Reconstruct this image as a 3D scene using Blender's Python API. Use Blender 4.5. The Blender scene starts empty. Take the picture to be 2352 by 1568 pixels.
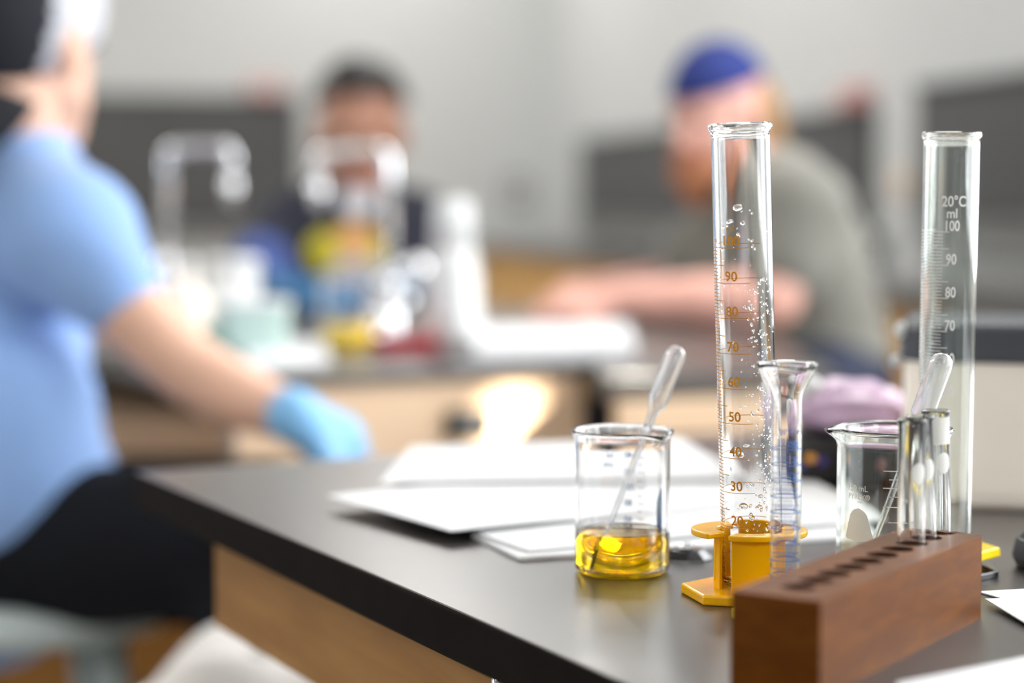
import bpy, bmesh, math, random
from mathutils import Vector, Matrix, Quaternion

# ------------------------------------------------------------------ camera, world, exposure
SC = bpy.context.scene
COL = SC.collection
PI = math.pi
ZT = 0.90                       # bench top height
CAMH = 0.20                     # camera above the bench top
FPX = 70.0 / 36.0 * 2352
PITCH = math.atan(334.0 / FPX)
cam_d = bpy.data.cameras.new('camera')
cam_d.lens = 70.0
cam_d.sensor_width = 36.0
cam_d.clip_start = 0.02
cam_d.dof.use_dof = True
cam_d.dof.focus_distance = 0.985
cam_d.dof.aperture_fstop = 2.8
cam_d.dof.aperture_blades = 0
cam = bpy.data.objects.new('camera', cam_d)
cam.location = (0, 0, ZT + CAMH)
cam.rotation_euler = (PI / 2 - PITCH, 0, 0)
COL.objects.link(cam)
SC.camera = cam

SC.view_settings.view_transform = 'Standard'
SC.view_settings.look = 'None'
SC.view_settings.exposure = 0.27
SC.view_settings.gamma = 1.0
SC.view_settings.use_curve_mapping = False
world = bpy.data.worlds.new('world')
SC.world = world
world.use_nodes = True
world.node_tree.nodes['Background'].inputs[0].default_value = (0.8, 0.87, 1, 1)
world.node_tree.nodes['Background'].inputs[1].default_value = 0.5
SC.cycles.use_denoising = True
SC.cycles.max_bounces = 24
SC.cycles.transmission_bounces = 20
SC.cycles.transparent_max_bounces = 16
SC.cycles.glossy_bounces = 8
SC.cycles.diffuse_bounces = 5
SC.cycles.sample_clamp_indirect = 12.0
SC.cycles.caustics_reflective = True
SC.cycles.caustics_refractive = True
SC.cycles.blur_glossy = 0.3

WINDOW_STRENGTH = 6.0
CEILING_STRENGTH = 11.2

# ------------------------------------------------------------------ pixel <-> world
def ray(px, py):
    dx = (px - 1176.0) / FPX
    dy = -(py - 784.0) / FPX
    c, s = math.cos(PITCH), math.sin(PITCH)
    return Vector((dx, c + dy * s, -s + dy * c))

def q(px, py, D):
    r = ray(px, py)
    t = D / r.y
    return Vector((r.x * t, D, ZT + CAMH + r.z * t))

def T(px, py, z=0.0):
    r = ray(px, py)
    t = (z - CAMH) / r.z
    return Vector((r.x * t, r.y * t, ZT + z))

# ------------------------------------------------------------------ materials
def mat(name, color, rough=0.5, metal=0.0, spec=0.5, trans=0.0, ior=1.45, coat=0.0, coat_rough=0.1,
        bump=0.0, bump_scale=200.0, emit=None, estr=0.0, var=0.0, var_scale=8.0, sss=0.0, sheen=0.0, alpha=1.0):
    m = bpy.data.materials.new(name)
    m.use_nodes = True
    nt = m.node_tree
    b = nt.nodes['Principled BSDF']
    b.inputs['Base Color'].default_value = (*color, 1)
    b.inputs['Roughness'].default_value = rough
    b.inputs['Metallic'].default_value = metal
    b.inputs['Specular IOR Level'].default_value = spec
    b.inputs['Transmission Weight'].default_value = trans
    b.inputs['IOR'].default_value = ior
    b.inputs['Coat Weight'].default_value = coat
    b.inputs['Coat Roughness'].default_value = coat_rough
    b.inputs['Alpha'].default_value = alpha
    if sss:
        b.inputs['Subsurface Weight'].default_value = sss
        b.inputs['Subsurface Radius'].default_value = (0.02, 0.008, 0.005)
        b.inputs['Subsurface Scale'].default_value = 0.3
    if sheen:
        b.inputs['Sheen Weight'].default_value = sheen
    if emit:
        b.inputs['Emission Color'].default_value = (*emit, 1)
        b.inputs['Emission Strength'].default_value = estr
    if bump or var:
        tc = nt.nodes.new('ShaderNodeTexCoord')
    if bump:
        n = nt.nodes.new('ShaderNodeTexNoise')
        n.inputs['Scale'].default_value = bump_scale
        n.inputs['Detail'].default_value = 3
        bp = nt.nodes.new('ShaderNodeBump')
        bp.inputs['Strength'].default_value = bump
        bp.inputs['Distance'].default_value = 0.001
        nt.links.new(tc.outputs['Object'], n.inputs['Vector'])
        nt.links.new(n.outputs['Fac'], bp.inputs['Height'])
        nt.links.new(bp.outputs['Normal'], b.inputs['Normal'])
    if var:
        n2 = nt.nodes.new('ShaderNodeTexNoise')
        n2.inputs['Scale'].default_value = var_scale
        n2.inputs['Detail'].default_value = 4
        mr = nt.nodes.new('ShaderNodeMapRange')
        mr.inputs['From Min'].default_value = 0.3
        mr.inputs['From Max'].default_value = 0.7
        mr.inputs['To Min'].default_value = 1 - var
        mr.inputs['To Max'].default_value = 1 + var
        mx = nt.nodes.new('ShaderNodeVectorMath')
        mx.operation = 'SCALE'
        mx.inputs[0].default_value = color
        nt.links.new(tc.outputs['Object'], n2.inputs['Vector'])
        nt.links.new(n2.outputs['Fac'], mr.inputs['Value'])
        nt.links.new(mr.outputs['Result'], mx.inputs['Scale'])
        nt.links.new(mx.outputs['Vector'], b.inputs['Base Color'])
    return m

def wood(name, c1, c2, stretch=(1, 14, 14), scale=3.0, rough=0.45, coat=0.0, spec=0.5):
    m = bpy.data.materials.new(name)
    m.use_nodes = True
    nt = m.node_tree
    b = nt.nodes['Principled BSDF']
    b.inputs['Roughness'].default_value = rough
    b.inputs['Coat Weight'].default_value = coat
    b.inputs['Coat Roughness'].default_value = 0.25
    b.inputs['Specular IOR Level'].default_value = spec
    tc = nt.nodes.new('ShaderNodeTexCoord')
    mp = nt.nodes.new('ShaderNodeMapping')
    mp.inputs['Scale'].default_value = stretch
    n = nt.nodes.new('ShaderNodeTexNoise')
    n.inputs['Scale'].default_value = scale
    n.inputs['Detail'].default_value = 6
    n.inputs['Distortion'].default_value = 0.8
    cr = nt.nodes.new('ShaderNodeValToRGB')
    cr.color_ramp.elements[0].position = 0.3
    cr.color_ramp.elements[0].color = (*c2, 1)
    cr.color_ramp.elements[1].position = 0.7
    cr.color_ramp.elements[1].color = (*c1, 1)
    nt.links.new(tc.outputs['Object'], mp.inputs['Vector'])
    nt.links.new(mp.outputs['Vector'], n.inputs['Vector'])
    nt.links.new(n.outputs['Fac'], cr.inputs['Fac'])
    nt.links.new(cr.outputs['Color'], b.inputs['Base Color'])
    return m

M = {}
M['wall'] = mat('wall_paint', (0.505, 0.515, 0.512), 0.7, bump=0.1, bump_scale=60)
M['ceiling'] = mat('ceiling_paint', (0.72, 0.72, 0.70), 0.8, bump=0.15, bump_scale=90)
M['floor'] = mat('floor_vinyl', (0.42, 0.40, 0.38), 0.4, var=0.12, var_scale=14)
M['panel'] = mat('dark_panel', (0.065, 0.065, 0.066), 0.55, var=0.1, var_scale=3)
M['panel_band'] = mat('grey_panel', (0.20, 0.20, 0.195), 0.55, var=0.06, var_scale=3)
M['top'] = mat('black_laminate', (0.034, 0.028, 0.025), 0.28, spec=0.5, ior=2.0, bump=0.02, bump_scale=900, var=0.12, var_scale=30)
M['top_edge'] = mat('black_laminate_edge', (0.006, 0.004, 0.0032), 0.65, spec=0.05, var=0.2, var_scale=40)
M['maple'] = wood('maple_panel', (0.88, 0.64, 0.43), (0.80, 0.56, 0.36), (2, 2, 22), 2.2)
M['maple_y'] = wood('honey_maple', (0.62, 0.34, 0.075), (0.54, 0.28, 0.06), (2, 2, 14), 2.0)
M['maple_r'] = wood('oak_apron', (0.36, 0.18, 0.05), (0.25, 0.115, 0.028), (3, 3, 26), 2.0, 0.5, 0.0, 0.15)
M['rack'] = wood('varnished_rack_wood', (0.15, 0.045, 0.001), (0.095, 0.026, 0.0006), (2, 3, 9), 16.0, 0.5, 0.0, 0.12)
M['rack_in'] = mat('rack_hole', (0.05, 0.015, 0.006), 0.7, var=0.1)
M['glass'] = mat('clear_glass', (1, 1, 1), 0.0, trans=1.0, ior=1.48)
M['glass_g'] = mat('greenish_glass', (0.97, 1.0, 0.98), 0.0, trans=1.0, ior=1.5)
M['water'] = mat('water', (1, 1, 1), 0.0, trans=1.0, ior=1.33)
M['liquid'] = mat('yellow_solution', (1.0, 0.66, 0.005), 0.0, trans=1.0, ior=1.34)
M['liquid_far'] = mat('yellow_solution_far', (1.0, 0.68, 0.03), 0.05, trans=0.0, ior=1.34)
M['poly'] = mat('clear_polythene', (0.96, 0.97, 0.98), 0.10, trans=0.93, ior=1.30, spec=0.6)
M['ink_o'] = mat('amber_ink', (0.66, 0.26, 0.0), 0.5, var=0.05)
M['ink_w'] = mat('white_enamel_ink', (0.82, 0.82, 0.80), 0.5, var=0.03)
M['ink_b'] = mat('blue_ink', (0.10, 0.22, 0.62), 0.5, var=0.05)
M['ink_pb'] = mat('pale_blue_ink', (0.13, 0.32, 0.68), 0.5, var=0.05)
M['frost'] = mat('frosted_patch', (0.95, 0.95, 0.93), 0.6, trans=0.45, var=0.03)
M['yellow'] = mat('amber_plastic', (1.0, 0.50, 0.0), 0.2, spec=0.5, sss=0.08, var=0.03, var_scale=30)
M['yellow2'] = mat('lemon_plastic', (0.86, 0.62, 0.01), 0.25, spec=0.5, sss=0.2, var=0.03)
M['paper'] = mat('white_paper', (0.71, 0.71, 0.72), 0.75, bump=0.1, bump_scale=300, var=0.02)
M['chrome'] = mat('chrome', (0.95, 0.96, 0.98), 0.09, metal=1.0, var=0.03)
M['steel'] = mat('brushed_steel', (0.6, 0.62, 0.64), 0.35, metal=1.0, var=0.05)
M['black'] = mat('black_plastic', (0.012, 0.012, 0.013), 0.22, var=0.1)
M['blackmat'] = mat('matt_black', (0.015, 0.014, 0.014), 0.7, var=0.2)
M['seat'] = mat('grey_green_seat', (0.52, 0.59, 0.59), 0.4, var=0.06)
M['white_pl'] = mat('white_plastic', (0.70, 0.71, 0.70), 0.35, var=0.02)
M['green_pl'] = mat('pale_green_plastic', (0.62, 0.80, 0.72), 0.4, trans=0.2, var=0.04)
M['green'] = mat('green_plastic', (0.02, 0.28, 0.16), 0.4, var=0.1)
M['red'] = mat('red_plastic', (0.42, 0.02, 0.04), 0.4, var=0.08)
M['redbox'] = mat('red_enamel', (0.55, 0.22, 0.20), 0.5, var=0.08)
M['orange'] = mat('orange_plastic', (0.85, 0.38, 0.06), 0.4, var=0.08)
M['skin1'] = mat('skin_tan', (0.72, 0.44, 0.32), 0.5, sss=0.15, var=0.06, var_scale=12)
M['skin2'] = mat('skin_ruddy', (0.68, 0.37, 0.30), 0.5, sss=0.15, var=0.10, var_scale=10)
M['skin3'] = mat('skin_brown', (0.42, 0.21, 0.14), 0.5, sss=0.12, var=0.06, var_scale=12)
M['lip'] = mat('lips', (0.45, 0.16, 0.13), 0.5, var=0.05)
M['eye'] = mat('eyes', (0.10, 0.07, 0.05), 0.2, var=0.1)
M['shirt_b'] = mat('sky_blue_cotton', (0.26, 0.42, 0.76), 0.85, sheen=0.3, bump=0.3, bump_scale=500, var=0.12, var_scale=6)
M['shirt_g'] = mat('olive_grey_cotton', (0.18, 0.175, 0.15), 0.85, sheen=0.2, bump=0.3, bump_scale=500, var=0.10, var_scale=6)
M['shirt_n'] = mat('navy_cotton', (0.014, 0.016, 0.03), 0.85, sheen=0.1, var=0.15)
M['sleeve_b'] = mat('royal_blue_cotton', (0.045, 0.08, 0.27), 0.85, var=0.12)
M['trousers'] = mat('black_trousers', (0.006, 0.007, 0.010), 0.9, spec=0.2, var=0.3, var_scale=9)
M['navy'] = mat('navy_trousers', (0.02, 0.025, 0.05), 0.85, var=0.15)
M['shoe'] = mat('dark_shoe', (0.03, 0.03, 0.03), 0.6, var=0.1)
M['cap_k'] = mat('black_cap_fabric', (0.013, 0.014, 0.02), 0.85, var=0.1)
M['cap_w'] = mat('white_cap_fabric', (0.52, 0.52, 0.56), 0.85, var=0.04)
M['cap_b'] = mat('royal_blue_cap_fabric', (0.012, 0.025, 0.15), 0.85, var=0.1)
M['hair_k'] = mat('black_hair', (0.012, 0.010, 0.010), 0.5, var=0.2)
M['hair_b'] = mat('light_brown_hair', (0.30, 0.17, 0.07), 0.6, var=0.25, var_scale=30)
M['beard'] = mat('ginger_beard', (0.42, 0.17, 0.08), 0.7, var=0.2, var_scale=30)
M['glove'] = mat('pale_blue_nitrile', (0.22, 0.48, 0.78), 0.4, sss=0.1, var=0.05)
M['glove_d'] = mat('blue_nitrile', (0.03, 0.14, 0.30), 0.4, var=0.05)
M['purple'] = mat('mauve_plastic_film', (0.60, 0.42, 0.58), 0.3, var=0.25, var_scale=14, spec=0.7)
M['jar'] = mat('frosted_jar', (0.96, 0.88, 0.78), 0.35, trans=0.0, ior=1.2, var=0.05, var_scale=10)
M['powder'] = mat('beige_powder', (0.62, 0.53, 0.44), 0.9, bump=0.4, bump_scale=80, var=0.15, var_scale=14)
M['lid'] = mat('slate_lid', (0.065, 0.07, 0.085), 0.25, var=0.05)
M['coat'] = mat('off_white_cotton', (0.60, 0.57, 0.54), 0.85, bump=0.4, bump_scale=30, var=0.08, var_scale=12)
M['lamp'] = mat('lamp_diffuser', (0.9, 0.9, 0.9), 0.5, emit=(1.0, 0.98, 0.94), estr=CEILING_STRENGTH)
M['daylight'] = mat('daylight_pane', (0.9, 0.9, 0.9), 0.3, emit=(0.93, 0.97, 1.0), estr=WINDOW_STRENGTH)
M['frame'] = mat('white_frame', (0.7, 0.7, 0.69), 0.4, var=0.02)
M['yel_print'] = mat('yellow_print', (0.55, 0.47, 0.02), 0.8, var=0.1)
M['org_print'] = mat('orange_print', (0.62, 0.33, 0.12), 0.8, var=0.1)
M['wht_print'] = mat('white_print', (0.55, 0.55, 0.58), 0.8, var=0.05)
M['pur_print'] = mat('purple_print', (0.08, 0.06, 0.25), 0.8, var=0.05)

# ------------------------------------------------------------------ helpers
def link(name, me, m=None, parent=None, loc=(0, 0, 0), smooth=False):
    o = bpy.data.objects.new(name, me)
    COL.objects.link(o)
    if m is not None:
        me.materials.append(m)
    o.location = loc
    if parent is not None:
        o.parent = parent
    if smooth:
        for p in me.polygons:
            p.use_smooth = True
    return o

def obj(name, bm, m, parent=None, loc=(0, 0, 0), smooth=False, recalc=True):
    if recalc:
        bmesh.ops.recalc_face_normals(bm, faces=bm.faces)
    me = bpy.data.meshes.new(name)
    bm.to_mesh(me)
    bm.free()
    return link(name, me, m, parent, loc, smooth)

def tag(o, label, cat, group=None, kind=None):
    o['label'] = label
    o['category'] = cat
    if group:
        o['group'] = group
    if kind:
        o['kind'] = kind
    return o

def struct(o):
    o['kind'] = 'structure'
    return o

def thing(name, label, cat, loc=(0, 0, 0), rz=0.0, group=None):
    o = bpy.data.objects.new(name, None)
    o.empty_display_size = 0.05
    COL.objects.link(o)
    o.location = loc
    o.rotation_euler = (0, 0, rz)
    return tag(o, label, cat, group)

def box(bm, c, s, rz=0.0, mtx=None):
    r = bmesh.ops.create_cube(bm, size=1.0)
    mm = Matrix.Translation(c) @ Matrix.Rotation(rz, 4, 'Z') @ Matrix.Diagonal((*s, 1))
    if mtx is not None:
        mm = mtx @ mm
    bmesh.ops.transform(bm, matrix=mm, verts=r['verts'])
    return r['verts']

def bevel(o, w=0.002, seg=2, ang=0.6):
    md = o.modifiers.new('bevel', 'BEVEL')
    md.width = w
    md.segments = seg
    md.limit_method = 'ANGLE'
    md.angle_limit = ang
    return o

def prism(bm, pts, z0, z1):
    """pts: list of (x,y), straight extrusion."""
    a = [bm.verts.new((p[0], p[1], z0)) for p in pts]
    b = [bm.verts.new((p[0], p[1], z1)) for p in pts]
    n = len(pts)
    bm.faces.new(list(reversed(a)))
    bm.faces.new(b)
    for i in range(n):
        bm.faces.new((a[i], a[(i + 1) % n], b[(i + 1) % n], b[i]))

def lathe(bm, prof, seg=96, closed=False, fn=None):
    """prof: (r,z) list; r==0 ends become poles. closed joins last to first."""
    rings = []
    for (r, z) in prof:
        if r < 1e-7:
            rings.append([bm.verts.new((0, 0, z))])
        else:
            ring = []
            for k in range(seg):
                a = 2 * PI * k / seg
                x, y, zz = r * math.sin(a), -r * math.cos(a), z
                if fn:
                    x, y, zz = fn(x, y, zz, a, r)
                ring.append(bm.verts.new((x, y, zz)))
            rings.append(ring)
    pairs = list(zip(rings[:-1], rings[1:]))
    if closed:
        pairs.append((rings[-1], rings[0]))
    for A, B in pairs:
        for k in range(seg):
            k2 = (k + 1) % seg
            if len(A) == 1 and len(B) == 1:
                continue
            if len(A) == 1:
                bm.faces.new((A[0], B[k], B[k2]))
            elif len(B) == 1:
                bm.faces.new((A[k], A[k2], B[0]))
            else:
                bm.faces.new((A[k], A[k2], B[k2], B[k]))

def tube(bm, pts, radii, seg=16, cap=True):
    """swept tube through points."""
    pts = [Vector(p) for p in pts]
    if not isinstance(radii, (list, tuple)):
        radii = [radii] * len(pts)
    rings = []
    ref = None
    for i, p in enumerate(pts):
        if i == 0:
            d = pts[1] - pts[0]
        elif i == len(pts) - 1:
            d = pts[-1] - pts[-2]
        else:
            d = (pts[i + 1] - pts[i]).normalized() + (pts[i] - pts[i - 1]).normalized()
        d.normalize()
        if ref is None:
            ref = Vector((0, 0, 1)) if abs(d.z) < 0.9 else Vector((1, 0, 0))
            u = d.cross(ref).normalized()
        else:
            u = (u - d * u.dot(d)).normalized()
        v = d.cross(u)
        rings.append([bm.verts.new(p + (u * math.cos(2 * PI * k / seg) + v * math.sin(2 * PI * k / seg)) * radii[i]) for k in range(seg)])
    for A, B in zip(rings[:-1], rings[1:]):
        for k in range(seg):
            bm.faces.new((A[k], A[(k + 1) % seg], B[(k + 1) % seg], B[k]))
    if cap:
        bm.faces.new(rings[0])
        bm.faces.new(list(reversed(rings[-1])))

def capsule(bm, p0, r0, p1, r1, seg=16):
    p0, p1 = Vector(p0), Vector(p1)
    d = (p1 - p0)
    if d.length < 1e-6:
        d = Vector((0, 0, 1e-4))
        p1 = p0 + d
    dn = d.normalized()
    pts, rad = [], []
    for k in range(1, 6):
        a = PI / 2 * k / 5
        pts.append(p0 - dn * r0 * math.cos(a))
        rad.append(max(r0 * math.sin(a), 1e-4))
    for k in range(0, 5):
        a = PI / 2 * k / 5
        pts.append(p1 + dn * r1 * math.sin(a))
        rad.append(max(r1 * math.cos(a), 1e-4))
    tube(bm, pts, rad, seg)

def ellipsoid(bm, c, r, rot=None, u=24, v=16):
    res = bmesh.ops.create_uvsphere(bm, u_segments=u, v_segments=v, radius=1.0)
    mm = Matrix.Translation(Vector(c))
    if rot is not None:
        mm = mm @ rot
    mm = mm @ Matrix.Diagonal((*r, 1))
    bmesh.ops.transform(bm, matrix=mm, verts=res['verts'])
    return res['verts']

def remesh(o, voxel=0.008, smooth=4, factor=0.6):
    md = o.modifiers.new('remesh', 'REMESH')
    md.mode = 'VOXEL'
    md.voxel_size = voxel
    md.use_smooth_shade = True
    sm = o.modifiers.new('smooth', 'SMOOTH')
    sm.factor = factor
    sm.iterations = smooth
    return o

def text_mesh(body, size, align='CENTER', xscale=1.0):
    cu = bpy.data.curves.new('t', 'FONT')
    cu.body = body
    cu.size = size
    cu.align_x = align
    cu.resolution_u = 4
    cu.offset = size * 0.016
    o = bpy.data.objects.new('t', cu)
    COL.objects.link(o)
    bpy.context.view_layer.update()
    dg = bpy.context.evaluated_depsgraph_get()
    me = bpy.data.meshes.new_from_object(o.evaluated_get(dg))
    bpy.data.objects.remove(o)
    vs = [(v.co.x * xscale, v.co.y) for v in me.vertices]
    fs = [tuple(p.vertices) for p in me.polygons]
    bpy.data.meshes.remove(me)
    return vs, fs

class Wrap:
    """prints flat marks onto a cylinder of radius R; phi 0 faces -Y, + to the right, s is height."""
    def __init__(self, R):
        self.R = R
        self.v, self.f = [], []
    def P(self, phi, s):
        return (self.R * math.sin(phi), -self.R * math.cos(phi), s)
    def text(self, body, size, phi, s, align='CENTER', xs=1.0, weight=0.0):
        vs, fs = text_mesh(body, size, align, xs)
        n = len(self.v)
        self.v += [self.P(phi + x / self.R, s + y) for x, y in vs]
        self.f += [tuple(i + n for i in f) for f in fs]
    def line(self, p0, p1, s, w):
        n = max(2, int(abs(p1 - p0) / 0.1))
        b = len(self.v)
        for i in range(n + 1):
            a = p0 + (p1 - p0) * i / n
            self.v.append(self.P(a, s - w / 2))
            self.v.append(self.P(a, s + w / 2))
        for i in range(n):
            k = b + 2 * i
            self.f.append((k, k + 2, k + 3, k + 1))
    def poly(self, pts):
        """filled patch given as rows of (phi, s) pairs left/right: [(pL, pR, s), ...]"""
        b = len(self.v)
        m = 8
        for (pl, pr, s) in pts:
            for i in range(m + 1):
                self.v.append(self.P(pl + (pr - pl) * i / m, s))
        for j in range(len(pts) - 1):
            for i in range(m):
                a = b + j * (m + 1) + i
                self.f.append((a, a + 1, a + m + 2, a + m + 1))
    def build(self, name, m, parent):
        me = bpy.data.meshes.new(name)
        me.from_pydata(self.v, [], self.f)
        me.update()
        return link(name, me, m, parent)

rad = math.radians

# ------------------------------------------------------------------ the room
TH = rad(12.1)
U = Vector((math.cos(TH), math.sin(TH), 0))
V = Vector((-math.sin(TH), math.cos(TH), 0))
CN = Vector((0.1755, 9.0, 0))
RW, RL, RH = 9.0, 14.0, 2.95
def R3(a, b, z):
    return CN + U * a + V * b + Vector((0, 0, z))
def rbox(name, a0, a1, b0, b1, z0, z1, m, parent=None):
    bm = bmesh.new()
    box(bm, R3((a0 + a1) / 2, (b0 + b1) / 2, (z0 + z1) / 2), (abs(a1 - a0), abs(b1 - b0), z1 - z0), TH)
    return obj(name, bm, m, parent)
t = 0.12
struct(rbox('floor', -RW - t, t, -RL - t, t, -0.1, 0.0, M['floor']))
struct(rbox('ceiling', -RW - t, t, -RL - t, t, RH, RH + 0.1, M['ceiling']))
struct(rbox('wall_back', -RW - t, t, 0, t, 0, RH, M['wall']))
struct(rbox('wall_right', 0, t, -RL, 0, 0, RH, M['wall']))
struct(rbox('wall_left', -RW - t, -RW, -RL, 0, 0, RH, M['wall']))
struct(rbox('wall_front', -RW, 0, -RL - t, -RL, 0, RH, M['wall']))

def wall_r(px):      # b on the right wall under pixel column px
    k = (px - 1176.0) / FPX
    # X = CN.x + V.x*b ; Y = CN.y + V.y*b ; X = kY
    return (k * CN.y - CN.x) / (V.x - k * V.y)
def wall_b(px):      # a on the back wall
    k = (px - 1176.0) / FPX
    return (k * CN.y - CN.x) / (U.x - k * U.y)

# windows in the right wall beside and behind the camera, and in the left wall
def window(name, side, b0, b1, z0, z1, label):
    o = bpy.data.objects.new(name, None)
    COL.objects.link(o)
    struct(o)
    a0 = -0.03 if side == 'r' else -RW + 0.03
    a1 = 0.0 if side == 'r' else -RW
    bm = bmesh.new()
    def bb(p0, p1, q0, q1, aa0=a0 * 1.0, aa1=a1):
        box(bm, R3((aa0 + aa1) / 2, (p0 + p1) / 2, (q0 + q1) / 2), (abs(aa1 - aa0), abs(p1 - p0), q1 - q0), TH)
    f = 0.06
    bb(b0 - f, b0, z0 - f, z1 + f)
    bb(b1, b1 + f, z0 - f, z1 + f)
    bb(b0, b1, z0 - f, z0)
    bb(b0, b1, z1, z1 + f)
    bb((b0 + b1) / 2 - 0.02, (b0 + b1) / 2 + 0.02, z0, z1)
    fr = obj('window_frame', bm, M['frame'], o)
    bm = bmesh.new()
    ap = -0.01 if side == 'r' else -RW + 0.01
    box(bm, R3(ap, (b0 + b1) / 2, (z0 + z1) / 2), (0.01, b1 - b0, z1 - z0), TH)
    obj('window_pane', bm, M['daylight'], o)
window('window_1', 'r', -7.55, -6.0, 0.98, 2.5, '')
window('window_2', 'r', -9.35, -7.8, 0.98, 2.5, '')
window('window_3', 'l', -7.0, -5.2, 1.0, 2.5, '')

# ceiling lamps; the row behind the camera is added as front fill light
lamp0 = None
k = 0
rows = ['row over the back wall side', 'row over the middle of the room', 'row over the near benches', 'added fill row behind the camera']
for j, b in enumerate((-0.95, -3.2, -5.9, -10.6)):
    for i, a in enumerate((-0.85, -3.6, -6.6)):
        o = thing('ceiling_light', 'flush rectangular ceiling light, ' + ('right hand', 'centre', 'left hand')[i] + ' lamp of the ' + rows[j], 'ceiling light', R3(a, b, RH), TH, 'ceiling lights')
        if lamp0 is None:
            bm = bmesh.new()
            for sx in (-1, 1):
                box(bm, (sx * 0.31, 0, -0.03), (0.03, 1.25, 0.06))
                box(bm, (0, sx * 0.61, -0.03), (0.62, 0.03, 0.06))
            f = obj('lamp_frame', bm, M['frame'], o)
            bm = bmesh.new()
            box(bm, (0, 0, -0.035), (0.59, 1.19, 0.03))
            d = obj('lamp_diffuser', bm, M['lamp'], o)
            lamp0 = (f, d)
        else:
            for c in lamp0:
                cc = c.copy()
                COL.objects.link(cc)
                cc.parent = o

# added unseen spot lamp for the bright patch on the far bench front
sp = bpy.data.lights.new('added_patch_spot', 'SPOT')
sp.energy = 2200
sp.color = (1.0, 0.93, 0.8)
sp.spot_size = rad(2.2)
sp.spot_blend = 0.7
sp.shadow_soft_size = 0.03
spo = bpy.data.objects.new('added_patch_spot', sp)
COL.objects.link(spo)

# dark panels on the walls
def wpanel(name, side, p0, p1, z0, z1, m, label, cat, depth=0.03, off=0.0, trim=None, group=None):
    bm = bmesh.new()
    if side == 'r':
        b0, b1 = wall_r(p0), wall_r(p1)
        o = thing(name, label, cat, R3(-off - depth, (b0 + b1) / 2, z0), TH, group)
        box(bm, (depth / 2, 0, (z1 - z0) / 2), (depth, abs(b1 - b0), z1 - z0))
        obj('board', bm, m, o)
        bm = bmesh.new()
        L = abs(b1 - b0)
        for zz in (0.008, z1 - z0 - 0.008):
            box(bm, (-0.004, 0, zz), (0.012, L, 0.016))
        obj('rail', bm, trim or M['steel'], o)
    else:
        a0, a1 = wall_b(p0), wall_b(p1)
        o = thing(name, label, cat, R3((a0 + a1) / 2, -off - depth, z0), TH, group)
        box(bm, (0, depth / 2, (z1 - z0) / 2), (abs(a1 - a0), depth, z1 - z0))
        obj('board', bm, m, o)
        bm = bmesh.new()
        L = abs(a1 - a0)
        for zz in (0.008, z1 - z0 - 0.008):
            box(bm, (0, -0.004, zz), (L, 0.012, 0.016))
        obj('rail', bm, trim or M['steel'], o)
    return o
wpanel('wall_panel', 'b', 100, 690, 0.97, 1.535, M['panel'], 'wide dark grey board on the left part of the back wall', 'wall panel', trim=M['panel'])
wpanel('wall_panel', 'r', 1345, 2010, 1.02, 1.335, M['panel'], 'long dark grey board behind the person in the blue cap', 'wall panel', trim=M['panel'])
wpanel('wall_panel', 'r', 2125, 2700, 1.05, 1.375, M['panel'], 'darkest grey board behind the second tall cylinder', 'wall panel', trim=M['panel'])
wpanel('splashback', 'r', 2125, 2700, 0.962, 1.045, M['panel_band'], 'mid grey strip under the darkest wall board', 'splashback', trim=M['panel_band'])
wpanel('splashback', 'r', 1345, 2010, 0.925, 1.015, M['panel_band'], 'mid grey strip under the long wall board', 'splashback', trim=M['panel_band'])
wpanel('splashback', 'b', 100, 690, 0.90, 0.965, M['panel_band'], 'mid grey strip under the board on the back wall', 'splashback', trim=M['panel_band'])

def wall_box(name, side, p, zc, w, h, d, m, label, cat, off=0.0, button=True):
    if side == 'r':
        o = thing(name, label, cat, R3(-off, wall_r(p), zc - h / 2), TH - PI / 2)
    else:
        o = thing(name, label, cat, R3(wall_b(p), -off, zc - h / 2), TH)
    bm = bmesh.new()
    box(bm, (0, -d / 2, h / 2), (w, d, h))
    bevel(obj('housing', bm, m, o), 0.006)
    bm = bmesh.new()
    box(bm, (0, -d - 0.003, h / 2), (w * 0.5, 0.006, h * 0.4))
    obj('cover', bm, M['frame'] if m is not M['black'] else M['steel'], o)
    return o
wall_box('alarm_box', 'b', 612, 1.565, 0.14, 0.055, 0.06, M['redbox'], 'faded red box above the board on the back wall', 'alarm box', 0.0)
wall_box('alarm_box', 'r', 1976, 1.365, 0.16, 0.05, 0.06, M['redbox'], 'faded red box above the end of the long wall board', 'alarm box', 0.0)
wall_box('thermostat', 'b', 1185, 1.13, 0.10, 0.11, 0.03, M['panel_band'], 'small grey box on the white wall near the room corner', 'thermostat')
wall_box('wall_socket', 'r', 2030, 0.965, 0.06, 0.07, 0.03, M['black'], 'black socket on the white wall strip between the two boards', 'socket')
wall_box('wall_switch', 'r', 2072, 1.13, 0.05, 0.07, 0.02, M['maple'], 'small tan plate on the white wall strip between the two boards', 'switch plate')

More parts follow.
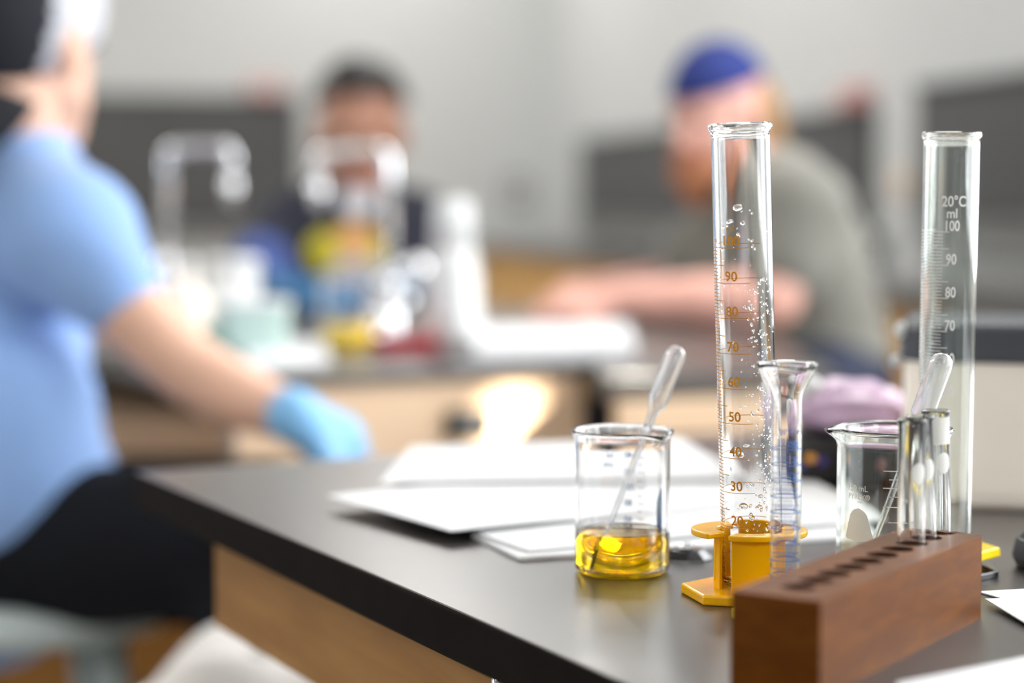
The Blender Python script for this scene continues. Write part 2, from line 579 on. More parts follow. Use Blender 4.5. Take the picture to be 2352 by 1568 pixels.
# long counter on the right wall, with maple cabinets
cd = 0.34
bend = wall_r(3000)
rbox_top = rbox('wall_worktop', -cd - 0.02, -0.035, bend, 0.0 - 0.0, 0.865, 0.895, M['top'])
tag(rbox_top, 'long black worktop running along the right wall', 'worktop')
nb = 8
L = abs(bend) / nb
for i in range(nb):
    b1 = -i * L
    where = ['in the room corner', 'second from the room corner', 'third from the room corner', 'fourth from the room corner', 'behind the person in the blue cap',
             'behind the second tall cylinder', 'behind the beige jar', 'beyond the beige jar'][i]
    o = thing('base_cabinet', 'honey maple cabinet under the wall worktop, ' + where, 'cabinet', R3(-0.035 - (cd - 0.035) / 2, b1 - L / 2, 0), TH, 'maple cabinets under the wall worktop')
    if i == 0:
        bm = bmesh.new()
        box(bm, (0.01, 0, 0.4375), (cd - 0.065, L - 0.004, 0.855))
        c0 = obj('body', bm, M['maple_y'], o)
        bm = bmesh.new()
        for sy in (-1, 1):
            pass
        box(bm, (-(cd - 0.035) / 2 + 0.008, -L / 4, 0.46), (0.018, L / 2 - 0.01, 0.72))
        d1 = bevel(obj('door', bm, M['maple_y'], o), 0.003)
        bm = bmesh.new()
        tube(bm, [(-0.168, -0.04, 0.62), (-0.195, -0.04, 0.62), (-0.195, -0.04, 0.72), (-0.168, -0.04, 0.72)], 0.005, 8)
        h1 = obj('handle', bm, M['steel'], d1)
        bm = bmesh.new()
        box(bm, (-(cd - 0.035) / 2 + 0.008, L / 4, 0.46), (0.018, L / 2 - 0.01, 0.72))
        d2 = bevel(obj('door', bm, M['maple_y'], o), 0.003)
        bm = bmesh.new()
        tube(bm, [(-0.168, 0.04, 0.62), (-0.195, 0.04, 0.62), (-0.195, 0.04, 0.72), (-0.168, 0.04, 0.72)], 0.005, 8)
        h2 = obj('handle', bm, M['steel'], d2)
        proto = (c0, d1, h1, d2, h2)
    else:
        cc = proto[0].copy(); COL.objects.link(cc); cc.parent = o
        for dd, hh in ((proto[1], proto[2]), (proto[3], proto[4])):
            x = dd.copy(); COL.objects.link(x); x.parent = o
            y = hh.copy(); COL.objects.link(y); y.parent = x

# ------------------------------------------------------------------ main bench
E1 = Vector((0.891, 0.453, 0)).normalized()      # to the right along the far edge
E2 = Vector((-0.453, 0.891, 0)).normalized()     # away from camera along the left edge
corner = T(305, 1082)
corner.z = 0
AM = math.atan2(E1.y, E1.x)
bench = thing('lab_bench', 'near laboratory bench with black top carrying the glassware', 'lab bench', corner, AM)
LX, LY = 1.35, 2.6
bm = bmesh.new()
prism(bm, [(0, -LY), (LX, -LY), (LX, 0), (0, 0)], ZT - 0.0255, ZT)
top = obj('bench_top', bm, M['top'], bench)
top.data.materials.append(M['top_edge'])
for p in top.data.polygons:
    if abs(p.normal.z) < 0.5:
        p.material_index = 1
bevel(top, 0.0022, 3)
bm = bmesh.new()
ay0, ax0 = -0.118, 0.022
box(bm, ((ax0 + LX - 0.03) / 2, (ay0 - LY + 0.05) / 2, ZT - 0.0255 - 0.034), (LX - 0.03 - ax0, LY - 0.05 + ay0, 0.068))
ap = bevel(obj('apron', bm, M['maple_r'], bench), 0.0015)
for (x, y) in ((LX - 0.25, -0.35), (0.45, -LY + 0.2), (LX - 0.12, -LY + 0.2)):
    bm = bmesh.new()
    box(bm, (x, y, (ZT - 0.0935) / 2), (0.07, 0.07, ZT - 0.0935))
    obj('leg', bm, M['maple_r'], bench)
# small chrome catch under the edge
bm = bmesh.new()
pc = bench.matrix_world
bpy.context.view_layer.update()
loc = bench.matrix_world.inverted() @ q(1128, 1546, 0.952)
tube(bm, [(loc.x + 0.004, loc.y, ZT - 0.0255), (loc.x + 0.004, loc.y, ZT - 0.052)], 0.0035, 16)
obj('metal_catch', bm, M['chrome'], bench, smooth=True)
# scuff marks on edge: part of edge material variation

# ------------------------------------------------------------------ far bench (left piece) and its right piece
XA = 0.1
A0 = T(1385, 832); A0.z = 0
ang = E1
def onA(s):
    return Vector((XA, A0.y, 0)) - ang * s
fl = onA(0.52)
far = thing('lab_bench', 'far laboratory bench with maple front carrying chrome faucets', 'lab bench', (0, 0, 0))
bm = bmesh.new()
DB = 3.50
sB = (DB - fl.y) / E2.y
bl = fl + E2 * sB
prism(bm, [(fl.x, fl.y), (XA, A0.y), (XA, DB), (bl.x, DB)], ZT - 0.014, ZT)
obj('bench_top', bm, M['top'], far)
# front panel
s0, s1 = 0.012, 0.452
p0 = onA(s0) + E2 * 0.02
p1 = onA(s1) + E2 * 0.02
def slab_between(bm, a, b, th, z0, z1):
    d = (b - a); L = d.length
    box(bm, ((a.x + b.x) / 2, (a.y + b.y) / 2, (z0 + z1) / 2), (L, th, z1 - z0), math.atan2(d.y, d.x))
bm = bmesh.new()
slab_between(bm, p0, p1, 0.02, 0.0, ZT - 0.014)
fp = obj('front_panel', bm, M['maple'], far)
bm = bmesh.new()
pa = onA(0.455) + E2 * 0.012; pb = onA(0.385) + E2 * 0.012
slab_between(bm, pa, pb, 0.03, 0.0, ZT - 0.06)
obj('post', bm, M['maple'], far)
# label holder on front
hp = q(1086, 975, 2.31)
tt = (A0 - hp); 
sH = (Vector((XA, A0.y, 0)) - Vector((hp.x, hp.y, 0))).dot(E1)
hc = onA(sH) + E2 * 0.004
bm = bmesh.new()
box(bm, (hc.x, hc.y, hp.z), (0.056, 0.010, 0.033), AM)
lh = bevel(obj('label_holder', bm, M['black'], far), 0.002)
bm = bmesh.new()
hc2 = onA(sH) + E2 * -0.002
box(bm, (hc2.x, hc2.y, hp.z), (0.036, 0.002, 0.014), AM)
obj('label_card', bm, M['panel_band'], lh)
# shelf and inner dark back on the open left end
bm = bmesh.new()
prism(bm, [(-0.66, 2.72), (-0.30, 2.72), (-0.30, 3.2), (-0.86, 3.2)], 0.745, 0.80)
obj('shelf', bm, M['maple'], far)
bm = bmesh.new()
box(bm, (-0.50, 3.22, 0.44), (0.9, 0.02, 0.88))
obj('back_panel', bm, M['blackmat'], far)
bm = bmesh.new()
box(bm, (-0.31, 2.74, 0.44), (0.02, 0.92, 0.88))
obj('side_panel', bm, M['maple'], far)
bm = bmesh.new()
box(bm, (-0.62, 2.95, 0.33), (0.5, 0.4, 0.66))
obj('drawer_unit', bm, M['maple_r'], far)

# right piece: thicker black top with apron
bl3 = T(1385, 865); br3 = T(1795, 848)
right = thing('lab_table', 'black topped table with thick slab edge under the folded arms', 'table', (0, 0, 0))
bm = bmesh.new()
prism(bm, [(XA + 0.001, bl3.y), (0.372, br3.y), (0.372, 3.62), (XA + 0.001, 3.62)], ZT - 0.027, ZT)
bevel(obj('table_top', bm, M['top'], right), 0.002)
bm = bmesh.new()
box(bm, (0.235, bl3.y + 0.035, ZT - 0.027 - 0.02), (0.25, 0.02, 0.04), math.atan2(br3.y - bl3.y, 0.27))
obj('apron', bm, M['maple'], right)
for (x, y) in ((0.13, 2.5), (0.345, 2.5), (0.13, 3.57), (0.345, 3.57)):
    bm = bmesh.new()
    box(bm, (x, y, (ZT - 0.027) / 2), (0.04, 0.04, ZT - 0.027))
    obj('leg', bm, M['blackmat'], right)
bm = bmesh.new()
box(bm, (0.24, 3.58, 0.43), (0.2, 0.015, 0.6))
obj('knee_space_dark', bm, M['blackmat'], right)  # black sheet standing in for the dark of the open knee space

spo.location = R3(-0.35, -8.0, 2.1)
tgt = q(1192, 965, 2.34)
spo.rotation_euler = (tgt - spo.location).to_track_quat('-Z', 'Y').to_euler()

# ------------------------------------------------------------------ glassware
def facing(x, y):
    return -math.atan2(x, y)

def beaker_tube(name, parent, R, H, spout_phi, spout_len, wall=0.0013, base=0.0018, m='glass', seg=128, flare=0.0016):
    def fn(x, y, z, a, r):
        d = (a - spout_phi + PI) % (2 * PI) - PI
        w = math.exp(-(d / 0.23) ** 2) * max(0.0, (z - (H - 0.010)) / 0.010) ** 1.6
        s = 1 + spout_len * w / max(r, 1e-5)
        side = math.exp(-((abs(d) - 0.42) / 0.16) ** 2) * max(0.0, (z - (H - 0.008)) / 0.008)
        s -= 0.0008 * side / max(r, 1e-5)
        return x * s, y * s, z - 0.0012 * w
    rc = 0.004
    out = [(0, 0.0006), (R * 0.5, 0.0003), (R - rc, 0)]
    out += [(R - rc + rc * math.sin(a), rc - rc * math.cos(a)) for a in (PI / 10, PI / 5, PI * 3 / 10, PI * 2 / 5, PI / 2)]
    out += [(R, z) for z in (0.012, 0.02, H * 0.4, H * 0.6, H - 0.014, H - 0.010, H - 0.007)]
    out += [(R + flare * 0.35, H - 0.0045), (R + flare * 0.9, H - 0.0025), (R + flare + 0.0004, H - 0.0012), (R + flare, H - 0.0002),
            (R + flare - 0.0007, H), (R + flare - 0.0014, H - 0.0006), (R - wall + flare * 0.6, H - 0.0022), (R - wall + 0.0002, H - 0.0050)]
    Ri = R - wall
    out += [(Ri, z) for z in (H - 0.007, H - 0.010, H - 0.014, H * 0.6, H * 0.4, 0.02, 0.012)]
    ri = 0.0035
    out += [(Ri - ri + ri * math.cos(a), base + ri - ri * math.sin(a)) for a in (0, PI / 10, PI / 5, PI * 3 / 10, PI * 2 / 5, PI / 2)]
    out += [(R * 0.5, base + 0.0002), (0, base + 0.0004)]
    bm = bmesh.new()
    lathe(bm, out, seg, fn=fn)
    return obj(name, bm, M[m], parent, smooth=True)

# --- beaker with yellow liquid
BX, BY = 0.0588, 1.051
bk = thing('beaker', 'glass beaker part filled with clear yellow liquid', 'beaker', (BX, BY, ZT + 0.0002), facing(BX, BY))
gl = beaker_tube('glass_vessel', bk, 0.0253, 0.0765, rad(42), 0.0032)
bm = bmesh.new()
Rl = 0.0241
HL = 0.0218
lathe(bm, [(0, 0.00175), (Rl - 0.0042, 0.00172), (Rl - 0.0015, 0.0023), (Rl, 0.0055), (Rl, HL + 0.0006), (Rl - 0.0007, HL + 0.0001), (Rl - 0.0018, HL - 0.0003), (Rl * 0.5, HL - 0.0005), (0, HL - 0.0005)], 96)
obj('yellow_liquid', bm, M['liquid'], bk, smooth=True)
w = Wrap(0.02535)
def bh(py): return CAMH - (py - 450) * (1.051 + 0.024) / FPX
for i, (n, y) in enumerate((('140', 1046), ('120', 1085), ('100', 1122), ('80', 1158), ('60', 1196))):
    w.text(n, 0.0048, PI + rad(-2), bh(y + 8) , 'RIGHT', 0.95)
w.text('ml', 0.0042, PI + rad(12), bh(1054), 'LEFT')
w.text('±5%', 0.0034, PI + rad(12), bh(1075), 'LEFT')
for i, y in enumerate((1052, 1070, 1088, 1106, 1124, 1143, 1161, 1179, 1196)):
    lng = 9 if i % 2 == 0 else 5.5
    w.line(PI - rad(20 + lng), PI - rad(20), bh(y), 0.00045)
w.poly([(PI - rad(64), PI - rad(50), bh(1215)), (PI - rad(64), PI - rad(50), bh(1150)), (PI - rad(62), PI - rad(59), bh(1116))])
w.build('printed_scale', M['ink_pb'], gl)

def pipette(name, label, tip, top, parent_loc, bulb_r=0.0056, bulb_len=0.030, stem_r=0.0016):
    tip, top = Vector(tip), Vector(top)
    d = top - tip
    L = d.length
    o = thing(name, label, 'pipette', tip)
    rotm = d.to_track_quat('Z', 'Y').to_matrix().to_4x4()
    o.rotation_euler = rotm.to_euler()
    wl = 0.00045
    b0 = L - bulb_len
    outer = [(stem_r * 0.62, 0.0)]
    outer += [(stem_r * 0.8, L * 0.15), (stem_r, L * 0.35), (stem_r * 1.25, b0 - 0.016), (stem_r * 1.35, b0 - 0.013)]
    st = outer + [(r - wl, z) for r, z in reversed(outer)]
    bm = bmesh.new()
    lathe(bm, st, 24, closed=True)
    obj('stem', bm, M['poly'], o, smooth=True)
    r = bulb_r
    prof = [(stem_r * 1.36, b0 - 0.013), (0.0024, b0 - 0.012), (0.0026, b0 - 0.005), (0.0032, b0 - 0.0035), (r - 0.0005, b0), (r, b0 + 0.002)]
    prof += [(r, L - r - 0.001)]
    prof += [(r * math.cos(a), L - r + r * math.sin(a)) for a in (PI / 8, PI / 4, 3 * PI / 8)]
    inner = [(max(rr - 0.0007, 0.0009), zz) for rr, zz in prof]
    full = prof + [(0, L)]
    full = [(0, L)] + list(reversed(prof)) + inner + [(0, L - 0.0007)]
    bm = bmesh.new()
    lathe(bm, full, 32)
    obj('bulb', bm, M['poly'], o, smooth=True)
    return o
pipette('transfer_pipette', 'clear plastic pipette leaning in the yellow liquid', (0.0425, 1.037, ZT + 0.0042), (0.0905, 1.078, ZT + 0.1185), None, 0.0056, 0.0345)
pipette('transfer_pipette', 'clear plastic pipette leaning in the empty spouted beaker', (0.1755, 0.998, ZT + 0.0045), (0.2195, 1.006, ZT + 0.1205), None, 0.0060, 0.0345)

# --- second beaker with white print
B2X, B2Y = 0.1925, 1.0005
b2 = thing('beaker', 'empty glass beaker with white print, spout towards the left', 'beaker', (B2X, B2Y, ZT + 0.0002), facing(B2X, B2Y))
g2 = beaker_tube('glass_vessel', b2, 0.0278, 0.0835, rad(-80), 0.0048, m='glass_g', flare=0.0022)
w = Wrap(0.02785)
def b2h(py): return CAMH - (py - 450) * (1.0005 - 0.027) / FPX
# print (white): volume text and maker's word to the left of middle, scale to the right
w.text('150 mL', 0.0042, rad(-38), b2h(1138))
w.text('PYREX®', 0.0036, rad(-36), b2h(1157))
w.text('USA', 0.0018, rad(-34), b2h(1166))
for i, y in enumerate((1086, 1106, 1126, 1146, 1170, 1206)):
    lng = 22 if i % 2 == 0 else 16
    w.line(rad(13 - lng), rad(13), b2h(y), 0.0005)
w.text('120', 0.0045, rad(17), b2h(1132), 'LEFT')
w.text('100', 0.0045, rad(17), b2h(1172), 'LEFT')
w.build('printed_scale', M['ink_w'], g2)
w = Wrap(0.02787)
rowsP = []
for i in range(19):
    u = i / 18.0
    s = b2h(1258) + (b2h(1178) - b2h(1258)) * u
    hw = 0.0092 - 0.0050 * u
    hw *= min(1.0, math.sqrt(max(0.0, 1 - ((0.12 - u) / 0.12) ** 2)) if u < 0.12 else 1.0)
    hw *= math.sqrt(max(0.0, 1 - ((u - 0.75) / 0.25) ** 2)) if u > 0.75 else 1.0
    rowsP.append((rad(-36) - hw / 0.0278, rad(-36) + hw / 0.0278, s))
w.poly(rowsP)
w.build('frosted_patch', M['frost'], g2)

# --- cylinders
def cyl_tube(name, parent, R, wall, s0, s1, spout_phi=None, rim=0.0014, m='glass', seg=96, sl=0.0028):
    def fn(x, y, z, a, r):
        if spout_phi is None:
            return x, y, z
        d = (a - spout_phi + PI) % (2 * PI) - PI
        wg = math.exp(-(d / 0.22) ** 2) * max(0.0, (z - (s1 - 0.007)) / 0.007) ** 1.3
        s = 1 + sl * wg / r
        return x * s, y * s, z - 0.0008 * wg
    base = 0.0025
    out = [(0, s0 + 0.0005), (R - 0.003, s0), (R - 0.0009, s0 + 0.0008), (R, s0 + 0.003)]
    n = 8
    out += [(R, s0 + 0.003 + (s1 - 0.008 - s0 - 0.003) * k / n) for k in range(1, n + 1)]
    out += [(R, s1 - 0.0042), (R + rim * 0.4, s1 - 0.0036), (R + rim * 0.95, s1 - 0.0026), (R + rim, s1 - 0.0016), (R + rim * 0.8, s1 - 0.0005), (R + rim * 0.2, s1), (R - wall * 0.6, s1 - 0.0006), (R - wall, s1 - 0.002)]
    Ri = R - wall
    out += [(Ri, s1 - 0.0045), (Ri, s1 - 0.008)]
    out += [(Ri, s1 - 0.008 - (s1 - 0.008 - s0 - 0.006) * k / n) for k in range(1, n + 1)]
    out += [(Ri - 0.0012, s0 + base + 0.001), (Ri - 0.003, s0 + base), (0, s0 + base + 0.0003)]
    bm = bmesh.new()
    lathe(bm, out, seg, fn=fn)
    return obj(name, bm, M[m], parent, smooth=True)

# main cylinder, amber scale, amber plastic foot
MX, MY = 0.1185, 0.9855
RC = 0.01445
mc = thing('graduated_cylinder', 'tall glass measuring cylinder with amber scale on an orange plastic foot', 'measuring cylinder', (MX, MY, ZT), facing(MX, MY))
Hc = 0.236
mt = cyl_tube('glass_tube', mc, RC, 0.0011, 0.0062, Hc, spout_phi=rad(-16), rim=0.0014)
axis = Vector((-0.0387, -0.050, 1)).normalized()
qrot = Vector((0, 0, 1)).rotation_difference(Matrix.Rotation(-facing(MX, MY), 3, 'Z') @ axis)
mt.rotation_euler = qrot.to_euler()
mt.location = (0.0015, 0.0015, 0)
w = Wrap(RC + 0.00006)
def s_of(ml): return 0.0033 + ml * 0.001728
for ml in range(3, 101):
    s = s_of(ml)
    if ml % 10 == 0:
        w.line(rad(-217), rad(12), s, 0.00032)
        w.text(str(ml), 0.0068, rad(-25), s + 0.0012, xs=0.98)
    elif ml % 5 == 0:
        w.line(rad(-105), rad(-41), s, 0.00034)
    else:
        w.line(rad(-100), rad(-57), s, 0.00034)
w.text('ml', 0.0042, rad(-24), s_of(100) + 0.0082)
w.text('ml', 0.0032, rad(-66), s_of(100) + 0.0026)
w.build('printed_scale', M['ink_o'], mt)
# droplets on inner wall
rnd = random.Random(7)
bm = bmesh.new()
def drop(phi, s, a, b, th=0.35):
    Ri = RC - 0.00112
    c = Vector((Ri * math.sin(phi), -Ri * math.cos(phi), s))
    rot = Matrix.Rotation(phi, 4, 'Z') @ Matrix.Rotation(rnd.uniform(-0.5, 0.5), 4, 'Y')
    ellipsoid(bm, c, (a, a * th, b), rot, 12, 8)
drop(rad(-8), s_of(100) + 0.0195, 0.0026, 0.0017)
drop(rad(-26), s_of(100) + 0.0128, 0.0019, 0.0010)
drop(rad(1), s_of(100) + 0.0120, 0.0012, 0.0011)
drop(rad(-42), s_of(100) + 0.010, 0.0009, 0.0008)
for i in range(430):
    if i < 300:
        phi = rad(rnd.gauss(38, 20))
    else:
        phi = rad(rnd.uniform(-60, 80))
    ss = s_of(rnd.uniform(16, 92) if i < 400 else rnd.uniform(92, 112))
    a = 0.0002 + abs(rnd.gauss(0, 0.00028))
    drop(phi, ss, a, a * rnd.uniform(0.6, 2.0), 0.4)
for i in range(6):
    drop(rad(rnd.uniform(-20, 30)), s_of(rnd.uniform(18, 44)), rnd.uniform(0.0012, 0.0022), rnd.uniform(0.0008, 0.0018), 0.25)
dr = obj('water_droplets', bm, M['water'], mt, smooth=True)
dr['kind'] = 'stuff'

def hexpts(r, a0, n=6):
    return [(r * math.cos(a0 + i * 2 * PI / n), r * math.sin(a0 + i * 2 * PI / n)) for i in range(n)]

# orange foot: plate, slotted sleeve, lobed collar
fz = facing(MX, MY)
bm = bmesh.new()
prism(bm, [(x - 0.002, y) for x, y in hexpts(0.0325, rad(164.4) - fz)], 0.0, 0.0052)
bevel(obj('foot_plate', bm, M['yellow'], mc), 0.0012, 3)

def arc_wall(bm, ri, ro, z0, z1, a0, a1, n=40):
    pts_o, pts_i = [], []
    for i in range(n + 1):
        a = a0 + (a1 - a0) * i / n
        rr = ro(a) if callable(ro) else ro
        pts_o.append((rr * math.sin(a), -rr * math.cos(a)))
        ii = ri(a) if callable(ri) else ri
        pts_i.append((ii * math.sin(a), -ii * math.cos(a)))
    vo0 = [bm.verts.new((x, y, z0)) for x, y in pts_o]
    vo1 = [bm.verts.new((x, y, z1)) for x, y in pts_o]
    vi0 = [bm.verts.new((x, y, z0)) for x, y in pts_i]
    vi1 = [bm.verts.new((x, y, z1)) for x, y in pts_i]
    for i in range(n):
        bm.faces.new((vo0[i], vo0[i + 1], vo1[i + 1], vo1[i]))
        bm.faces.new((vi0[i + 1], vi0[i], vi1[i], vi1[i + 1]))
        bm.faces.new((vo1[i], vo1[i + 1], vi1[i + 1], vi1[i]))
        bm.faces.new((vo0[i + 1], vo0[i], vi0[i], vi0[i + 1]))
    for i in (0, n):
        bm.faces.new((vo0[i], vo1[i], vi1[i], vi0[i]) if i == 0 else (vo1[i], vo0[i], vi0[i], vi1[i]))
bm = bmesh.new()
arc_wall(bm, 0.0158, 0.0176, 0.0045, 0.0365, rad(60), rad(200))
arc_wall(bm, 0.0158, 0.0176, 0.0045, 0.0335, rad(220), rad(305), 16)
# flat fronted box in front
box(bm, (0.0045, -0.0195, 0.0185), (0.026, 0.0022, 0.029))
box(bm, (-0.0075, -0.0178, 0.0185), (0.002, 0.0056, 0.029))
box(bm, (0.0165, -0.0168, 0.0185), (0.002, 0.0076, 0.029))
bevel(obj('sleeve', bm, M['yellow'], mc), 0.0004, 2)
bm = bmesh.new()
def lobe(a):
    return 0.0245 + 0.0045 * abs(math.cos(1.0 * (a - rad(-90)))) ** 2
arc_wall(bm, 0.0160, lobe, 0.0315, 0.0345, rad(-24), rad(200), 56)
arc_wall(bm, 0.0160, lobe, 0.0315, 0.0345, rad(212), rad(312), 28)
bevel(obj('collar', bm, M['yellow'], mc), 0.0008, 3)

# right cylinder, white scale, glass foot and lemon bumper
RX, RY = 0.2290, 1.048
rc = thing('graduated_cylinder', 'tall glass measuring cylinder with white scale behind the wooden rack', 'measuring cylinder', (RX, RY, ZT), facing(RX, RY))
RR = 0.0143
rt = cyl_tube('glass_tube', rc, RR, 0.0012, 0.008, 0.2335, spout_phi=rad(150), rim=0.0010, m='glass_g')
qrot = Vector((0, 0, 1)).rotation_difference(Vector((0.006, -0.03, 1)).normalized())
rt.rotation_euler = qrot.to_euler()
w = Wrap(RR + 0.00006)
def s2(ml): return 0.010 + ml * 0.00172
for ml in range(2, 101):
    s = s2(ml)
    if ml % 5 == 0:
        w.line(rad(-150), rad(-1), s, 0.00040)
    else:
        w.line(rad(-140), rad(-14), s, 0.00036)
    if ml % 10 == 0:
        w.text(str(ml), 0.0076, rad(4), s + 0.0006, 'CENTER' if ml == 100 else 'CENTER', 0.72)
w.text('20°C', 0.0076, rad(8), s2(100) + 0.0132, xs=0.8)
w.text('ml', 0.0070, rad(4), s2(100) + 0.0072, xs=0.85)
w.build('printed_scale', M['ink_w'], rt)
bm = bmesh.new()
a0 = rad(30)
for (r0, z0, r1, z1) in ((0.0300, 0.0, 0.0300, 0.0035), (0.0300, 0.0035, 0.013, 0.0085)):
    A = [bm.verts.new((x, y, z0)) for x, y in hexpts(r0, a0, 8)]
    B = [bm.verts.new((x, y, z1)) for x, y in hexpts(r1, a0, 8)]
    for i in range(8):
        bm.faces.new((A[i], A[(i + 1) % 8], B[(i + 1) % 8], B[i]))
    if z0 == 0.0:
        bm.faces.new(list(reversed(A)))
    else:
        bm.faces.new(B)
bmesh.ops.remove_doubles(bm, verts=bm.verts, dist=1e-5)
bevel(obj('glass_foot', bm, M['glass_g'], rc), 0.0006, 2)
bm = bmesh.new()
hx = hexpts(0.0305, rad(0), 6)
inner = [(0.0156 * math.cos(i * 2 * PI / 6), 0.0156 * math.sin(i * 2 * PI / 6)) for i in range(6)]
for z0, z1 in ((0.0100, 0.0132),):
    ao = [bm.verts.new((x, y, z0)) for x, y in hx]; bo = [bm.verts.new((x * 0.97, y * 0.97, z1 + 0.002)) for x, y in hx]
    ai = [bm.verts.new((x, y, z0)) for x, y in inner]; bi = [bm.verts.new((x, y, z1)) for x, y in inner]
    for i in range(6):
        j = (i + 1) % 6
        bm.faces.new((ao[i], ao[j], bo[j], bo[i])); bm.faces.new((ai[j], ai[i], bi[i], bi[j]))
        bm.faces.new((bo[i], bo[j], bi[j], bi[i])); bm.faces.new((ao[j], ao[i], ai[i], ai[j]))
bevel(obj('bumper_ring', bm, M['yellow2'], rc), 0.0012, 3)

# small cylinder with funnel mouth
SX, SY = 0.1285, 0.927
scyl = thing('graduated_cylinder', 'small narrow glass cylinder with flared mouth and blue scale', 'measuring cylinder', (SX, SY, ZT), facing(SX, SY))
Rs = 0.0072
H = 0.1225
prof = [(0, 0.0042), (Rs - 0.0015, 0.004), (Rs, 0.0055), (Rs, 0.03), (Rs, 0.07), (Rs, 0.1045), (Rs + 0.0006, 0.108), (Rs + 0.0022, 0.1115), (Rs + 0.0044, 0.1155), (Rs + 0.0062, 0.1190),
        (0.0140, 0.1205), (0.0145, 0.1214), (0.0144, 0.1222), (0.0138, 0.1226), (0.0131, 0.1221), (Rs + 0.0048, 0.1192), (Rs + 0.0028, 0.1155), (Rs + 0.0008, 0.1117), (Rs - 0.0006, 0.108), (Rs - 0.0010, 0.1045), (Rs - 0.0011, 0.07), (Rs - 0.0011, 0.03), (Rs - 0.0011, 0.0085), (Rs - 0.003, 0.0068), (0, 0.0064)]
def fsp(x, y, z, a, r):
    d = (a - rad(20) + PI) % (2 * PI) - PI
    wg = math.exp(-(d / 0.5) ** 2) * max(0.0, (z - 0.115) / 0.0075)
    return x * (1 + 0.05 * wg), y * (1 + 0.05 * wg), z - 0.0012 * wg
bm = bmesh.new()
lathe(bm, prof, 72, fn=fsp)
st = obj('glass_tube', bm, M['glass'], scyl, smooth=True)
w = Wrap(Rs + 0.00006)
for i in range(1, 101):
    s = 0.0073 + i * 0.00075
    if i % 10 == 0:
        w.line(rad(-180), rad(180), s, 0.0005)
        w.text(str(i // 10), 0.0040, rad(35), s + 0.0006)
    elif i % 5 == 0:
        w.line(rad(-60), rad(60), s, 0.00032)
    elif i % 2 == 0:
        w.line(rad(-35), rad(25), s, 0.00026)
w.text('10 ml', 0.0040, rad(0), 0.0845)
w.text('20°C', 0.0034, rad(0), 0.0895)
w.build('printed_scale', M['ink_b'], st)
bm = bmesh.new()
prism(bm, hexpts(0.0258, rad(172)), 0.0, 0.0052)
bevel(obj('foot_plate', bm, M['yellow2'], scyl), 0.001, 3)
bm = bmesh.new()
arc_wall(bm, 0.0076, 0.0095, 0.004, 0.0125, rad(0), rad(359.9), 40)
obj('sleeve', bm, M['yellow2'], scyl)

# clear faceted glass disc behind the beaker
gp = T(1576, 1283)
gd = thing('glass_stopper', 'small clear faceted glass disc lying just right of the beaker', 'glass stopper', (gp.x, gp.y, ZT), 0)
bm = bmesh.new()
lathe(bm, [(0, 0.0), (0.0145, 0.0), (0.0150, 0.0012), (0.0095, 0.0058), (0, 0.0062)], 10)
bevel(obj('disc', bm, M['glass_g'], gd), 0.0004)
bm = bmesh.new()
lathe(bm, [(0, 0.0063), (0.004, 0.0063), (0.0035, 0.0085), (0, 0.009)], 16)
obj('knob', bm, M['glass_g'], gd, smooth=True)

# ------------------------------------------------------------------ wooden test tube rack
n1 = T(1885, 1381, 0.040); n2 = T(2256, 1229, 0.040)
dirx = (n2 - n1); dirx.z = 0
RLn = dirx.length
dirx.normalize()
dyv = Vector((-dirx.y, dirx.x, 0))
RWd = 0.0395
org = Vector((n1.x, n1.y, ZT))
ra = math.atan2(dirx.y, dirx.x)
rack = thing('test_tube_rack', 'varnished brown wooden block rack drilled with a row of holes', 'test tube rack', org, ra)
HR = 0.040
h1 = T(1823, 1347, 0.04); h10 = T(2168, 1223, 0.04)
l1 = (h1 - n1).dot(dirx); l10 = (h10 - n1).dot(dirx)
NH = 10
cx = [l1 + (l10 - l1) * i / (NH - 1) for i in range(NH)]
bounds = [0.0] + [(cx[i] + cx[i + 1]) / 2 for i in range(NH - 1)] + [RLn]
bm = bmesh.new()
hr = 0.0073
SEG = 32
cyh = RWd * 0.5
inner_loops = []
for i in range(NH):
    x0, x1, y0, y1 = bounds[i], bounds[i + 1], 0.0, RWd
    per = []
    # rectangle boundary sampled: 8 per side
    for k in range(8): per.append((x0 + (x1 - x0) * k / 8, y0))
    for k in range(8): per.append((x1, y0 + (y1 - y0) * k / 8))
    for k in range(8): per.append((x1 - (x1 - x0) * k / 8, y1))
    for k in range(8): per.append((x0, y1 - (y1 - y0) * k / 8))
    O = [bm.verts.new((x, y, HR)) for x, y in per]
    I = [bm.verts.new((cx[i] + hr * math.cos(-3 * PI / 4 + 2 * PI * k / 32), cyh + hr * math.sin(-3 * PI / 4 + 2 * PI * k / 32), HR)) for k in range(32)]
    for k in range(32):
        j = (k + 1) % 32
        f = bm.faces.new((O[k], O[j], I[j], I[k]))
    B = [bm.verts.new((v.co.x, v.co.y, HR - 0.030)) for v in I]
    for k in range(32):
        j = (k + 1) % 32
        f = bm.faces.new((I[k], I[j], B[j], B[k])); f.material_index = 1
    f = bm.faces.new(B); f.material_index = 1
bmesh.ops.remove_doubles(bm, verts=bm.verts, dist=1e-6)
be = [e for e in bm.edges if e.is_boundary]
r = bmesh.ops.extrude_edge_only(bm, edges=be)
nv = [g for g in r['geom'] if isinstance(g, bmesh.types.BMVert)]
for v in nv:
    v.co.z = 0.0
ne = [e for e in bm.edges if e.is_boundary]
bmesh.ops.contextual_create(bm, geom=ne)
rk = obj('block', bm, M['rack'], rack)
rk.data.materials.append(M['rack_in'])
bevel(rk, 0.0014, 3, 0.9)

